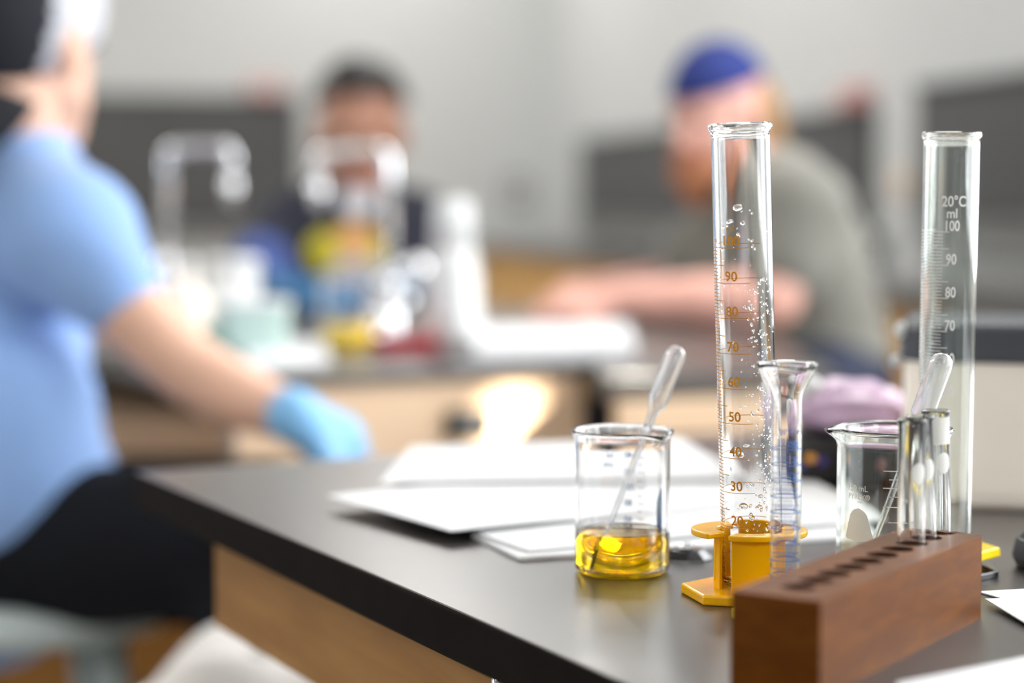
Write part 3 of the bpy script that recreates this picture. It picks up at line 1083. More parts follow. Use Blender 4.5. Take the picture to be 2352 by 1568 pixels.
# tubes
def test_tube(i, label, tilt=(0, 0), rr=0.0062, L=0.0875, patch=True, band=False):
    c = org + dirx * cx[i] + dyv * cyh
    z0 = ZT + HR - 0.0297
    o = thing('test_tube', label, 'test tube', (c.x, c.y, z0), facing(c.x, c.y), 'test tubes in the wooden rack')
    o.rotation_euler = (tilt[0], tilt[1], facing(c.x, c.y))
    wl = 0.0007
    prof = [(rr * math.sin(a), rr - rr * math.cos(a)) for a in [PI / 2 * k / 8 for k in range(9)]]
    prof[0] = (0, 0)
    prof += [(rr, L * 0.5), (rr, L - 0.003), (rr + 0.0004, L - 0.0016), (rr + 0.0006, L - 0.0006), (rr + 0.0002, L), (rr - wl, L - 0.0005)]
    ri = rr - wl
    prof += [(ri, L * 0.5)]
    prof += [(ri * math.cos(a), rr - ri * math.sin(a)) for a in [PI / 2 * k / 8 for k in range(8)]] + [(0, rr - ri)]
    bm = bmesh.new()
    lathe(bm, prof, 48)
    g = obj('glass_tube', bm, M['glass'], o, smooth=True)
    if patch:
        w = Wrap(rr + 0.00005)
        rws = []
        for k in range(11):
            u = k / 10.0
            hw = 0.55 * math.sqrt(max(0.0, 1 - (2 * u - 1) ** 2)) + 0.02
            rws.append((rad(34) - hw, rad(34) + hw, L - 0.030 + 0.0105 * u))
        w.poly(rws)
        w.build('frosted_spot', M['frost'], g)
    if band:
        w = Wrap(rr + 0.00005)
        w.poly([(rad(-20), rad(80), L - 0.016), (rad(-35), rad(85), L - 0.010), (rad(-50), rad(88), L - 0.003)])
        w.build('frosted_band', M['frost'], g)
    return o
test_tube(7, 'test tube nearest the empty holes of the rack', (rad(0.5), rad(-0.6)))
test_tube(8, 'middle test tube, between the other two tubes in the rack', (rad(0.5), rad(-2.6)), L=0.0875)
test_tube(9, 'test tube with a frosted upper band at the far end of the rack', (rad(0.5), rad(-1.9)), L=0.0885, band=True)

# ------------------------------------------------------------------ papers
def sheet(name, label, cat, c, lift=None, th=0.0004, n=18, group=None, m='paper', layers=1, seed=0, curl=0.0):
    """c: four world corners in order FL, FR, BR, BL."""
    rr = random.Random(seed)
    bm = bmesh.new()
    c = [Vector(p) for p in c]
    ph = [rr.uniform(0, 6) for _ in range(4)]
    tops, bots = [], []
    for j in range(n + 1):
        v = j / n
        rt_, rb = [], []
        for i in range(n + 1):
            u = i / n
            p = (c[0] * (1 - u) + c[1] * u) * (1 - v) + (c[3] * (1 - u) + c[2] * u) * v
            h = curl * (0.5 + 0.5 * math.sin(ph[0] + 3.1 * u + 1.7 * v)) * (4 * u * (1 - u) * 0.5 + 0.5)
            rt_.append(bm.verts.new((p.x, p.y, p.z + h + th)))
            rb.append(bm.verts.new((p.x, p.y, p.z + h)))
        tops.append(rt_); bots.append(rb)
    for j in range(n):
        for i in range(n):
            bm.faces.new((tops[j][i], tops[j][i + 1], tops[j + 1][i + 1], tops[j + 1][i]))
            bm.faces.new((bots[j + 1][i], bots[j + 1][i + 1], bots[j][i + 1], bots[j][i]))
    for i in range(n):
        bm.faces.new((bots[0][i], bots[0][i + 1], tops[0][i + 1], tops[0][i]))
        bm.faces.new((tops[n][i], tops[n][i + 1], bots[n][i + 1], bots[n][i]))
        bm.faces.new((tops[i][0], tops[i + 1][0], bots[i + 1][0], bots[i][0]))
        bm.faces.new((bots[i][n], bots[i + 1][n], tops[i + 1][n], tops[i][n]))
    o = obj(name, bm, M[m], smooth=False)
    return tag(o, label, cat, group)
def up(v, z):
    return Vector((v.x, v.y, v.z + z))
G = 'white papers behind the beaker'
sheet('paper_sheet', 'white paper bundle lowest under the beaker side sheets', 'paper', [T(1192, 1288, .0004), T(2010, 1236, .0004), T(1850, 1085, .0004), T(1085, 1234, .0004)], th=0.0022, group=G, seed=1)
sheet('paper_sheet', 'thin white sheet lying slightly turned on the lowest paper bundle', 'paper', [T(1215, 1268, .0030), T(2035, 1196, .0030), T(1800, 1068, .0030), T(1090, 1226, .0030)], th=0.0009, group=G, seed=2, curl=0.0012)
sheet('paper_sheet', 'white sheet with the long corner pointing left towards the bench corner', 'paper', [T(1035, 1224, .0062), T(1700, 1160, .0056), T(1640, 1050, .0056), T(752, 1140, .0075)], th=0.0006, group=G, seed=3, curl=0.0016)
sheet('paper_sheet', 'farthest white sheet reaching the far edge of the near bench', 'paper', [T(872, 1112, .0092), T(1720, 1098, .0088), T(1560, 1009, .0088), T(945, 1028, .0092)], th=0.0006, group=G, seed=4, curl=0.0014)
G2 = 'papers right of the wooden rack'
sheet('paper_sheet', 'white card half hidden behind the right end of the wooden rack', 'paper', [T(2300, 1376, .0003), T(2660, 1376, .0003), T(2620, 1340, .0003), T(2246, 1360, .0003)], th=0.0006, group=G2, seed=5)
sheet('paper_sheet', 'white sheet with a pointed corner beside the right end of the rack', 'paper', [T(2420, 1470, .0012), T(2900, 1500, .0012), T(2700, 1372, .0012), T(2262, 1377, .0024)], th=0.0004, group=G2, seed=6, curl=0.0008)
sheet('paper_sheet', 'blurred white sheet nearest the camera in front of the rack', 'paper', [T(2250, 1900, .003), T(3200, 1900, .003), T(2900, 1400, .002), T(2060, 1572, .006)], th=0.0008, seed=7, curl=0.0)

# ------------------------------------------------------------------ beige jar with dark lid, at the right
jx0 = T(2082, 1165).x
jc = Vector((0.331, 1.318, ZT))
jar = thing('storage_jar', 'square frosted plastic jar of beige powder with slate grey lid', 'storage jar', jc, facing(jc.x, jc.y))
def rrect(w, d, r, n=6):
    pts = []
    for (sx, sy, a0) in ((1, 1, 0), (-1, 1, PI / 2), (-1, -1, PI), (1, -1, 3 * PI / 2)):
        for k in range(n + 1):
            a = a0 + PI / 2 * k / n
            pts.append((sx * (w / 2 - r) + r * math.cos(a), sy * (d / 2 - r) + r * math.sin(a)))
    return pts
def rr_solid(bm, levels):
    """levels: (w,d,r,z) stack with caps"""
    prev = None
    for (w_, d_, r_, z_) in levels:
        ring = [bm.verts.new((x, y, z_)) for x, y in rrect(w_, d_, r_)]
        if prev:
            n = len(ring)
            for i in range(n):
                bm.faces.new((prev[i], prev[(i + 1) % n], ring[(i + 1) % n], ring[i]))
        else:
            bm.faces.new(list(reversed(ring)))
        prev = ring
    bm.faces.new(prev)
JW = 0.135
bm = bmesh.new()
rr_solid(bm, [(JW - 0.012, JW - 0.012, 0.02, 0.0), (JW - 0.003, JW - 0.003, 0.022, 0.004), (JW, JW, 0.024, 0.012), (JW, JW, 0.024, 0.0960)])
obj('jar_body', bm, M['jar'], jar, smooth=False)
bm = bmesh.new()
rr_solid(bm, [(JW - 0.014, JW - 0.014, 0.02, 0.004), (JW - 0.006, JW - 0.006, 0.022, 0.012), (JW - 0.006, JW - 0.006, 0.022, 0.086), (JW - 0.02, JW - 0.02, 0.022, 0.090)])
obj('powder', bm, M['powder'], jar)
bm = bmesh.new()
rr_solid(bm, [(JW + 0.004, JW + 0.004, 0.025, 0.0945), (JW + 0.005, JW + 0.005, 0.025, 0.1155), (JW + 0.001, JW + 0.001, 0.023, 0.119), (JW - 0.02, JW - 0.02, 0.02, 0.119)])
bevel(obj('lid', bm, M['lid'], jar), 0.001)
bm = bmesh.new()
ellipsoid(bm, (-JW / 2 - 0.001, -JW / 2 + 0.012, 0.114), (0.004, 0.004, 0.005))
ellipsoid(bm, (-JW / 2 - 0.004, -JW / 2 + 0.018, 0.0935), (0.004, 0.004, 0.004))
obj('clasp', bm, M['white_pl'], jar, smooth=True)

# black object at the right border
bp = T(2335, 1322)
bo = thing('tape_dispenser', 'glossy black curved object at the right border of the bench', 'dispenser', (bp.x + 0.042, bp.y + 0.02, ZT), 0.2)
bm = bmesh.new()
rr_solid(bm, [(0.066, 0.04, 0.008, 0.0), (0.072, 0.044, 0.010, 0.006), (0.070, 0.042, 0.012, 0.016), (0.054, 0.034, 0.012, 0.024), (0.04, 0.028, 0.01, 0.026)])
bevel(obj('housing', bm, M['black'], bo), 0.001)
bm = bmesh.new()
tube(bm, [(0.0, -0.012, 0.034), (0.0, 0.012, 0.034)], 0.011, 24)
obj('reel', bm, M['black'], bo)

# mauve plastic bag on a black case behind the second beaker
cs = T(1965, 1095)
case = thing('black_case', 'low black case with coloured specks under the mauve bag', 'case', (cs.x, cs.y, ZT), facing(cs.x, cs.y) + 0.1)
bm = bmesh.new()
rr_solid(bm, [(0.088, 0.10, 0.012, 0.0), (0.094, 0.106, 0.014, 0.006), (0.094, 0.106, 0.014, 0.026), (0.086, 0.098, 0.012, 0.031)])
obj('case_body', bm, M['blackmat'], case)
for i, (dx, dz, mm) in enumerate(((-0.036, 0.020, 'orange'), (-0.043, 0.014, 'pur_print'), (-0.028, 0.018, 'pur_print'), (0.01, 0.016, 'redbox'))):
    bm = bmesh.new()
    ellipsoid(bm, (dx, -0.053, dz), (0.004, 0.002, 0.003))
    obj('coloured_stud', bm, M[mm], case, smooth=True)
bm = bmesh.new()
rnd = random.Random(3)
bag_c = Vector((cs.x, cs.y + 0.005, ZT + 0.0485))
vs = ellipsoid(bm, (0, 0, 0), (1, 1, 1), None, 48, 32)
for v in bm.verts:
    p = v.co.copy()
    f = 1 + 0.07 * math.sin(5 * p.x + 2 * p.z) + 0.06 * math.sin(9 * p.y + 7 * p.z) + 0.04 * math.sin(17 * p.x - 11 * p.y)
    sx = math.copysign(abs(p.x) ** 0.7, p.x)
    v.co = Vector((sx * 0.043 * f, p.y * 0.045 * f, max(-0.0175, p.z * 0.019 * f + 0.004 * -p.x)))
bag = obj('plastic_bag', bm, M['purple'], loc=bag_c + Vector((0, 0, 0.0)), smooth=True)
tag(bag, 'crumpled mauve plastic bag lying on the low black case', 'plastic bag')
bm = bmesh.new()
o2 = bag
bm2 = bmesh.new()
ellipsoid(bm2, (-0.038, -0.01, 0.016), (0.013, 0.012, 0.010))
bt = obj('bag_fold', bm2, M['white_pl'], bag, smooth=True)
bm.free()

# ------------------------------------------------------------------ things on the far bench
def faucet(label, px, base, h, reach, sgn, knob):
    D = base
    p = q(px, 700, D)
    o = thing('lab_faucet', label, 'faucet', (p.x, p.y, ZT), 0, 'faucets on the far bench')
    bm = bmesh.new()
    lathe(bm, [(0, 0), (0.030, 0), (0.030, 0.006), (0.018, 0.012), (0.016, 0.07), (0.019, 0.075), (0.012, 0.088), (0, 0.09)], 32)
    obj('base', bm, M['chrome'], o, smooth=True)
    bm = bmesh.new()
    pts = [(0, 0, 0.08), (0, 0, h - 0.014)]
    pts += [(sgn * 0.014 * (1 - math.cos(a)), 0, h - 0.014 + 0.014 * math.sin(a)) for a in (PI / 8, PI / 4, 3 * PI / 8, PI / 2)]
    pts += [(sgn * (reach - 0.014), 0, h)]
    pts += [(sgn * (reach - 0.014 + 0.014 * math.sin(a)), 0, h - 0.014 + 0.014 * math.cos(a)) for a in (PI / 8, PI / 4, 3 * PI / 8, PI / 2)]
    pts += [(sgn * reach, 0, h - 0.045)]
    tube(bm, pts, 0.0085, 16)
    s = obj('spout', bm, M['chrome'], o, smooth=True)
    bm = bmesh.new()
    tube(bm, [(sgn * reach, 0, h - 0.045), (sgn * reach, 0, h - 0.06), (sgn * reach, 0, h - 0.082)], [0.012, 0.011, 0.006], 16)
    obj('nozzle', bm, M['chrome'], s, smooth=True)
    for k, (dx, dz) in enumerate(knob):
        bm = bmesh.new()
        tube(bm, [(0, 0, dz), (dx, -0.03, dz)], 0.007, 12)
        ellipsoid(bm, (dx, -0.036, dz), (0.016, 0.012, 0.016))
        obj('valve_knob', bm, M['chrome'], o, smooth=True)
    return o
faucet('chrome lab faucet with spout turned left, in front of the seated person', 895, 2.78, 0.262, 0.098, -1, ((0.04, 0.10), (0.02, 0.055), (-0.01, 0.03)))
faucet('chrome lab faucet with spout turned right, beside the white canister', 390, 2.88, 0.268, 0.092, 1, ((0.0, 0.10), (-0.03, 0.05)))

def bottle(name, label, cat, px, D, prof, m, parts=(), group=None):
    p = q(px, 700, D)
    o = thing(name, label, cat, (p.x, p.y, ZT), 0, group)
    bm = bmesh.new()
    lathe(bm, prof, 40)
    obj('body', bm, M[m], o, smooth=True)
    for (pn, pr, pm) in parts:
        bm = bmesh.new()
        lathe(bm, pr, 32)
        obj(pn, bm, M[pm], o, smooth=True)
    return o
bottle('wash_bottle', 'tall white plastic bottle with narrow neck on the far bench', 'bottle', 1040, 2.62,
       [(0, 0), (0.034, 0), (0.037, 0.004), (0.037, 0.05), (0.035, 0.09), (0.031, 0.115), (0.028, 0.13), (0, 0.131)], 'white_pl',
       (('neck_cap', [(0, 0.13), (0.0275, 0.13), (0.025, 0.188), (0.020, 0.195), (0, 0.195)], 'white_pl'),))
bottle('canister', 'white cylindrical canister on the far bench behind the blue shirted arm', 'canister', 535, 2.72,
       [(0, 0), (0.032, 0), (0.033, 0.003), (0.036, 0.10), (0, 0.101)], 'white_pl',
       (('lid', [(0, 0.100), (0.038, 0.100), (0.038, 0.112), (0.034, 0.116), (0, 0.116)], 'white_pl'),))
bottle('flask', 'grey clear bottle standing between the blue sleeve and the canister', 'bottle', 425, 2.66,
       [(0, 0), (0.030, 0), (0.032, 0.004), (0.032, 0.06), (0.014, 0.085), (0.013, 0.10), (0, 0.10)], 'jar',
       (('cap', [(0, 0.1), (0.016, 0.1), (0.016, 0.115), (0, 0.116)], 'white_pl'),))
# far beaker with yellow liquid
p = q(800, 700, 2.56)
fb = thing('beaker', 'blurred far beaker with a little yellow liquid', 'beaker', (p.x, p.y, ZT), 0)
beaker_tube('glass_vessel', fb, 0.034, 0.10, rad(200), 0.004, seg=64)
bm = bmesh.new()
lathe(bm, [(0, 0.0019), (0.029, 0.0019), (0.0325, 0.006), (0.0325, 0.036), (0, 0.0355)], 48)
obj('yellow_liquid', bm, M['liquid_far'], fb, smooth=True)
# red tray
p = q(930, 700, 2.56)
tr = thing('red_tray', 'small dark red plastic tray below the faucet', 'tray', (p.x, p.y, ZT), 0.1)
bm = bmesh.new()
rr_solid(bm, [(0.072, 0.05, 0.006, 0), (0.078, 0.056, 0.008, 0.018)])
obj('tray_body', bm, M['red'], tr)
bm = bmesh.new()
rr_solid(bm, [(0.082, 0.06, 0.008, 0.018), (0.082, 0.06, 0.008, 0.021)])
obj('tray_rim', bm, M['red'], tr)
bottle('reagent_bottle', 'small orange bottle tucked beside the white wash bottle', 'bottle', 993, 2.68,
       [(0, 0), (0.013, 0), (0.014, 0.003), (0.014, 0.03), (0.006, 0.038), (0, 0.038)], 'orange',
       (('cap', [(0, 0.038), (0.008, 0.038), (0.008, 0.046), (0, 0.047)], 'white_pl'),))
# pale green box + green cap
p = q(580, 700, 2.50)
gb = thing('plastic_tub', 'pale green translucent tub behind the outstretched arm', 'tub', (p.x, p.y, ZT), 0.2)
bm = bmesh.new()
rr_solid(bm, [(0.078, 0.06, 0.01, 0), (0.09, 0.07, 0.012, 0.062)])
obj('tub_body', bm, M['green_pl'], gb)
bm = bmesh.new()
rr_solid(bm, [(0.094, 0.074, 0.012, 0.062), (0.092, 0.072, 0.012, 0.069)])
obj('lid', bm, M['white_pl'], gb)
bottle('green_stopper', 'dark green stopper standing beside the pale green tub', 'stopper', 478, 2.47,
       [(0, 0), (0.012, 0), (0.014, 0.02), (0.012, 0.03), (0, 0.03)], 'green',
       (('knob', [(0, 0.03), (0.006, 0.03), (0.006, 0.038), (0, 0.04)], 'green'),))
def stack(name, label, pts, z, th, seed, group=None):
    return sheet(name, label, 'paper', [T(*a, z) for a in pts], th=th, seed=seed, group=group)
stack('paper_stack', 'flat pile of white paper in front of the pale green tub', [(570, 846), (760, 836), (740, 792), (560, 796)], 0.0003, 0.006, 11)
stack('paper_stack', 'thick pile of white paper beside the clasped hands', [(1092, 824), (1460, 815), (1440, 768), (1085, 776)], 0.0003, 0.016, 12)

# ------------------------------------------------------------------ stools
def stool(label, x, y, zs, r, group='lab stools', rz=0.0):
    o = thing('stool', label, 'stool', (x, y, 0), rz, group)
    bm = bmesh.new()
    lathe(bm, [(0, zs - 0.045), (r - 0.02, zs - 0.045), (r - 0.003, zs - 0.036), (r, zs - 0.022), (r - 0.004, zs - 0.008), (r - 0.02, zs), (0, zs - 0.004)], 56)
    obj('seat', bm, M['seat'], o, smooth=True)
    for k in range(4):
        a = PI / 4 + k * PI / 2 + 0.35
        bm = bmesh.new()
        tube(bm, [(0.6 * r * math.cos(a), 0.6 * r * math.sin(a), zs - 0.04), (1.05 * r * math.cos(a), 1.05 * r * math.sin(a), 0.0)], [0.022, 0.020], 14)
        obj('leg', bm, M['seat'], o, smooth=True)
    bm = bmesh.new()
    rf = 0.9 * r
    pts = [(rf * math.cos(a), rf * math.sin(a), 0.22) for a in [2 * PI * k / 32 for k in range(33)]]
    tube(bm, pts, 0.009, 10)
    obj('footrest_ring', bm, M['steel'], o, smooth=True)
    return o

# ------------------------------------------------------------------ people
def hand_caps(wrist, palm_dir, normal, thumb_side, size=1.0, curl=0.5, grow=0.0):
    """list of capsules for a hand; normal points to the back of the hand."""
    f = Vector(palm_dir).normalized()
    n = Vector(normal); n = (n - f * n.dot(f)).normalized()
    s = f.cross(n) * thumb_side       # towards the thumb
    w = Vector(wrist)
    L = 0.085 * size
    caps = []
    kn = []
    for k, (off, ln) in enumerate(((0.030, 0.95), (0.010, 1.0), (-0.010, 0.96), (-0.029, 0.88))):
        kp = w + f * L * ln + s * off * size
        kn.append(kp)
        caps.append((w + f * 0.012 + s * off * 0.55 * size, 0.013 * size + grow, kp, 0.0105 * size + grow))
    caps.append((w - f * 0.01, 0.025 * size + grow, w + f * 0.02, 0.022 * size + grow))
    for k, fl_ in enumerate((0.072, 0.080, 0.074, 0.058)):
        p = kn[k]
        d = f.copy()
        for seg, (fr, r0, r1) in enumerate(((0.45, 0.0095, 0.0088), (0.30, 0.0088, 0.0080), (0.25, 0.0080, 0.0068))):
            ang_ = curl * (0.6 + 0.25 * seg + 0.08 * k)
            d = (Quaternion(s, 0) @ d)
            d = (d * math.cos(ang_) - n * math.sin(ang_)).normalized() if seg == 0 else (Quaternion(f.cross(n), -ang_) @ d).normalized()
            pn = p + d * fl_ * fr * size
            caps.append((p, r0 * size + grow, pn, r1 * size + grow))
            p = pn
    tb = w + f * 0.022 * size + s * 0.022 * size
    t1 = tb + (f * 0.65 + s * 0.75 - n * 0.2).normalized() * 0.038 * size
    t2 = t1 + (f * 0.85 + s * 0.35 - n * 0.3).normalized() * 0.030 * size
    t3 = t2 + (f * 0.95 + s * 0.05 - n * 0.3).normalized() * 0.022 * size
    caps += [(tb, 0.0135 * size + grow, t1, 0.0108 * size + grow), (t1, 0.0108 * size + grow, t2, 0.0095 * size + grow), (t2, 0.0095 * size + grow, t3, 0.0078 * size + grow)]
    return caps

def blob(name, caps, m, parent=None, voxel=0.008, smooth=4, ells=()):
    bm = bmesh.new()
    for (a, ra_, b, rb_) in caps:
        capsule(bm, a, ra_, b, rb_)
    for (c, r, rot) in ells:
        ellipsoid(bm, c, r, rot)
    o = obj(name, bm, m, parent, recalc=False)
    remesh(o, voxel, smooth)
    return o

def patch(name, c, nrm, rx, rz, m, parent, target, off):
    """elliptical print pressed onto a garment."""
    f = Vector(nrm).normalized()
    x = f.cross(Vector((0, 0, 1))).normalized()
    bm = bmesh.new()
    rings = [[bm.verts.new((0, 0, 0))]]
    for j in range(1, 9):
        rings.append([bm.verts.new((rx * j / 8 * math.cos(2 * PI * k / 32), 0, rz * j / 8 * math.sin(2 * PI * k / 32))) for k in range(32)])
    for k in range(32):
        bm.faces.new((rings[0][0], rings[1][k], rings[1][(k + 1) % 32]))
        for j in range(1, 8):
            bm.faces.new((rings[j][k], rings[j + 1][k], rings[j + 1][(k + 1) % 32], rings[j][(k + 1) % 32]))
    o = obj(name, bm, M[m], None, smooth=True)
    o.matrix_world = Matrix.Translation(c) @ Matrix(((x.x, f.x, 0), (x.y, f.y, 0), (0, 0, 1))).to_4x4()
    o.parent = parent
    o.matrix_parent_inverse = parent.matrix_world.inverted()
    md = o.modifiers.new('wrap', 'SHRINKWRAP')
    md.target = target
    md.wrap_method = 'PROJECT'
    md.use_project_y = True
    md.use_positive_direction = True
    md.use_negative_direction = True
    md.wrap_mode = 'ABOVE_SURFACE'
    md.offset = off
    return o

def head_parts(c, fwd, tilt=0.0, sc=1.0):
    """matrix of head space (x right of the person, y forward, z up)."""
    f = Vector(fwd).normalized()
    z = Vector((0, 0, 1))
    x = f.cross(z).normalized()
    m = Matrix(((x.x, f.x, 0), (x.y, f.y, 0), (x.z, f.z, 1))).to_4x4()
    m = Matrix.Translation(Vector(c)) @ m @ Matrix.Rotation(tilt, 4, 'X') @ Matrix.Scale(sc, 4)
    return m

def head_shapes(mt_):
    rot = mt_.to_3x3().normalized().to_4x4()
    sc = mt_.to_scale().x
    P = lambda x, y, z: mt_ @ Vector((x, y, z))
    ells = [(P(0, -0.012, 0.035), (0.076 * sc, 0.096 * sc, 0.088 * sc), rot),
            (P(0, 0.022, -0.03), (0.062 * sc, 0.068 * sc, 0.086 * sc), rot),
            (P(0, 0.058, -0.098), (0.032 * sc, 0.028 * sc, 0.024 * sc), rot),
            (P(0.079, -0.005, -0.012), (0.011 * sc, 0.02 * sc, 0.033 * sc), rot),
            (P(-0.079, -0.005, -0.012), (0.011 * sc, 0.02 * sc, 0.033 * sc), rot)]
    caps = [(P(0, 0.088, 0.002), 0.009 * sc, P(0, 0.104, -0.036), 0.013 * sc),
            (P(-0.034, 0.078, 0.022), 0.011 * sc, P(0.034, 0.078, 0.022), 0.011 * sc),
            (P(0.045, 0.03, -0.06), 0.025 * sc, P(0.02, 0.06, -0.09), 0.02 * sc),
            (P(-0.045, 0.03, -0.06), 0.025 * sc, P(-0.02, 0.06, -0.09), 0.02 * sc)]
    return caps, ells, rot, sc, P

def face(parent, mt_):
    caps, ells, rot, sc, P = head_shapes(mt_)
    for sx in (-1, 1):
        bm = bmesh.new()
        ellipsoid(bm, P(sx * 0.031, 0.081, 0.004), (0.014 * sc, 0.008 * sc, 0.007 * sc), rot, 12, 8)
        obj('eye', bm, M['eye'], parent, smooth=True)
    bm = bmesh.new()
    ellipsoid(bm, P(0, 0.088, -0.066), (0.024 * sc, 0.009 * sc, 0.009 * sc), rot, 12, 8)
    obj('mouth', bm, M['lip'], parent, smooth=True)

def dome(bm, mt_, r, z0, y_shift=-0.012, zc=0.035, n=96, tilt=0.0):
    """cap crown: upper part of an ellipsoid, open below."""
    rows = 28
    prev = None
    mm = mt_ @ Matrix.Translation((0, y_shift, zc)) @ Matrix.Rotation(tilt, 4, 'X')
    th0 = math.acos(max(-1, min(1, z0 / r[2])))
    for j in range(rows + 1):
        th = th0 * j / rows
        if j == 0:
            ring = [bm.verts.new(mm @ Vector((0, 0, r[2])))]
        else:
            ring = [bm.verts.new(mm @ Vector((r[0] * math.sin(th) * math.cos(2 * PI * k / n), r[1] * math.sin(th) * math.sin(2 * PI * k / n), r[2] * math.cos(th)))) for k in range(n)]
        if prev:
            if len(prev) == 1:
                for k in range(n):
                    bm.faces.new((prev[0], ring[k], ring[(k + 1) % n]))
            else:
                for k in range(n):
                    bm.faces.new((prev[k], ring[k], ring[(k + 1) % n], prev[(k + 1) % n]))
        prev = ring

def solid(o, th):
    md = o.modifiers.new('solid', 'SOLIDIFY')
    md.thickness = th
    md.offset = 1.0
    for p in o.data.polygons:
        p.use_smooth = True
    return o

def bill(bm, mt_, y_dir, drop_, length=0.07, width=0.075, zc=0.035, th=0.004, y0=0.085):
    """curved visor, y_dir=-1 worn backwards."""
    n = 12
    top_, bot = [], []
    for j in range(7):
        v = j / 6
        rowt, rowb = [], []
        for i in range(n + 1):
            u = -1 + 2 * i / n
            x = u * width * math.sqrt(max(0.02, 1 - (v * 0.85) ** 2)) * 1.0
            y = y_dir * (y0 * math.sqrt(max(0, 1 - (u * 0.80) ** 2)) + v * length * (1 - 0.25 * u * u)) - 0.012
            z = zc - drop_ * v - 0.022 * u * u
            rowt.append(bm.verts.new(mt_ @ Vector((x, y, z + th))))
            rowb.append(bm.verts.new(mt_ @ Vector((x, y, z))))
        top_.append(rowt); bot.append(rowb)
    for j in range(6):
        for i in range(n):
            bm.faces.new((top_[j][i], top_[j][i + 1], top_[j + 1][i + 1], top_[j + 1][i]))
            bm.faces.new((bot[j + 1][i], bot[j + 1][i + 1], bot[j][i + 1], bot[j][i]))
    for i in range(n):
        bm.faces.new((bot[0][i], bot[0][i + 1], top_[0][i + 1], top_[0][i]))
        bm.faces.new((top_[6][i], top_[6][i + 1], bot[6][i + 1], bot[6][i]))
    for j in range(6):
        bm.faces.new((top_[j][0], top_[j + 1][0], bot[j + 1][0], bot[j][0]))
        bm.faces.new((bot[j][n], bot[j + 1][n], top_[j + 1][n], top_[j][n]))

# ---- person at the left, blue shirt
D1 = 2.2
P1 = thing('person', 'seated person in sky blue t-shirt and black and white cap, arm stretched out', 'person', (q(-20, 1270, D1).x, D1, 0))
O1 = Matrix.Translation(-Vector(P1.location))
def rel(o):      # children built in world coordinates
    o.matrix_parent_inverse = o.parent.matrix_world.inverted()
    return o
bpy.context.view_layer.update()
pel = q(-70, 1270, 2.2); abd = q(-90, 1060, 2.2); che = q(-85, 720, 2.2); uch = q(-10, 500, 2.2); nk = q(25, 330, 2.19)
rsh = q(160, 545, 2.10); lsh = q(-250, 520, 2.33)
rel_ = q(440, 850, 2.04); rwr = q(690, 965, 1.99)
h1c = q(30, 88, 2.19)
mt1 = head_parts(h1c, (0.45, 0.89, 0), rad(-4), 1.08)
hc_, he_, hrot, hsc, HP = head_shapes(mt1)
rkn = q(640, 1225, 1.98); lkn = Vector((-0.26, 2.12, 0.72))
rhip = q(40, 1265, 2.13); lhip = q(-40, 1280, 2.28)
rank = Vector((-0.26, 1.99, 0.10)); lank = Vector((-0.30, 2.15, 0.10))
lelb = Vector((-0.60, 2.40, 0.98)); lwr = Vector((-0.52, 2.40, 0.945))
rdir = (q(800, 1040, 2.03) - rwr).normalized()
body = [(pel, .12, abd, .11), (abd, .11, che, .12), (che, .12, uch, .10), (uch, .09, rsh, .05), (uch, .09, lsh, .05), (uch, .07, nk, .058), (nk, .066, HP(0, -0.02, -0.06), .062),
        (rsh, .052, q(262, 680, 2.065), .043), (q(262, 680, 2.065), .042, rel_, .037), (rel_, .037, q(540, 905, 2.02), .036), (q(540, 905, 2.02), .036, rwr, .024),
        (lsh, .05, lelb, .038), (lelb, .036, lwr, .024),
        (rhip, .085, rkn, .06), (lhip, .085, lkn, .06), (rkn, .055, rank, .04), (lkn, .055, lank, .04), (pel, .12, rhip, .09), (pel, .12, lhip, .09),
        (rank, .04, rank + Vector((0.12, 0, -0.05)), .033), (lank, .04, lank + Vector((0.12, 0, -0.05)), .033)]
hr1 = hand_caps(rwr, rdir, (0.25, -0.5, 0.8), 1, 1.0, 1.0)
hl1 = hand_caps(lwr, (0.4, 0.9, -0.1), (0, 0, 1), -1, 1.0, 0.4)
b = rel(blob('body', body + hr1 + hl1 + hc_, M['skin1'], P1, 0.006, 5, he_))
face(P1, mt1)
for ch in P1.children: rel(ch)
g = .016
shirt = [(q(-60, 1240, 2.2), .15, abd, .125 + g), (q(70, 1140, 2.10), .085, q(20, 950, 2.12), .10), (abd, .125 + g, che, .125 + g), (che, .125 + g, uch, .095 + g), (q(-10, 470, 2.2), .085, rsh, .062 + g), (q(-10, 470, 2.2), .085, lsh, .062 + g), (uch, .09, q(5, 375, 2.2), .085), (q(5, 375, 2.2), .08, rsh, .055),
         (rsh, .062 + g, q(262, 668, 2.065), .052), (lsh, .066, lsh + (lelb - lsh) * 0.6, .055), 
         (q(0, 950, 2.15), .10, q(25, 1110, 2.13), .115)]
rel(blob('t_shirt', shirt, M['shirt_b'], P1, 0.009, 6))
tro = [(q(-70, 1310, 2.2), .12, rhip, .090), (q(-70, 1310, 2.2), .12, lhip, .090), (rhip, .092, rkn, .078), (lhip, .10, lkn, .075), (rkn, .078, rank + Vector((0, 0, .08)), .06), (lkn, .078, lank + Vector((0, 0, .08)), .06), (rhip, .085, q(300, 1245, 2.06), .080)]
rel(blob('trousers', tro, M['trousers'], P1, 0.010, 6))
for a in (rank, lank):
    rel(blob('shoe', [(a + Vector((-.03, 0, -.055)), .044, a + Vector((.15, 0, -.062)), .036)], M['shoe'], P1, 0.008, 3))
gl_caps = hand_caps(rwr, rdir, (0.25, -0.5, 0.8), 1, 1.06, 1.0, 0.0035)
rel(blob('glove', gl_caps + [(rwr + rdir * 0.015, .028, rwr + rdir * 0.05, .034)], M['glove'], P1, 0.005, 3))
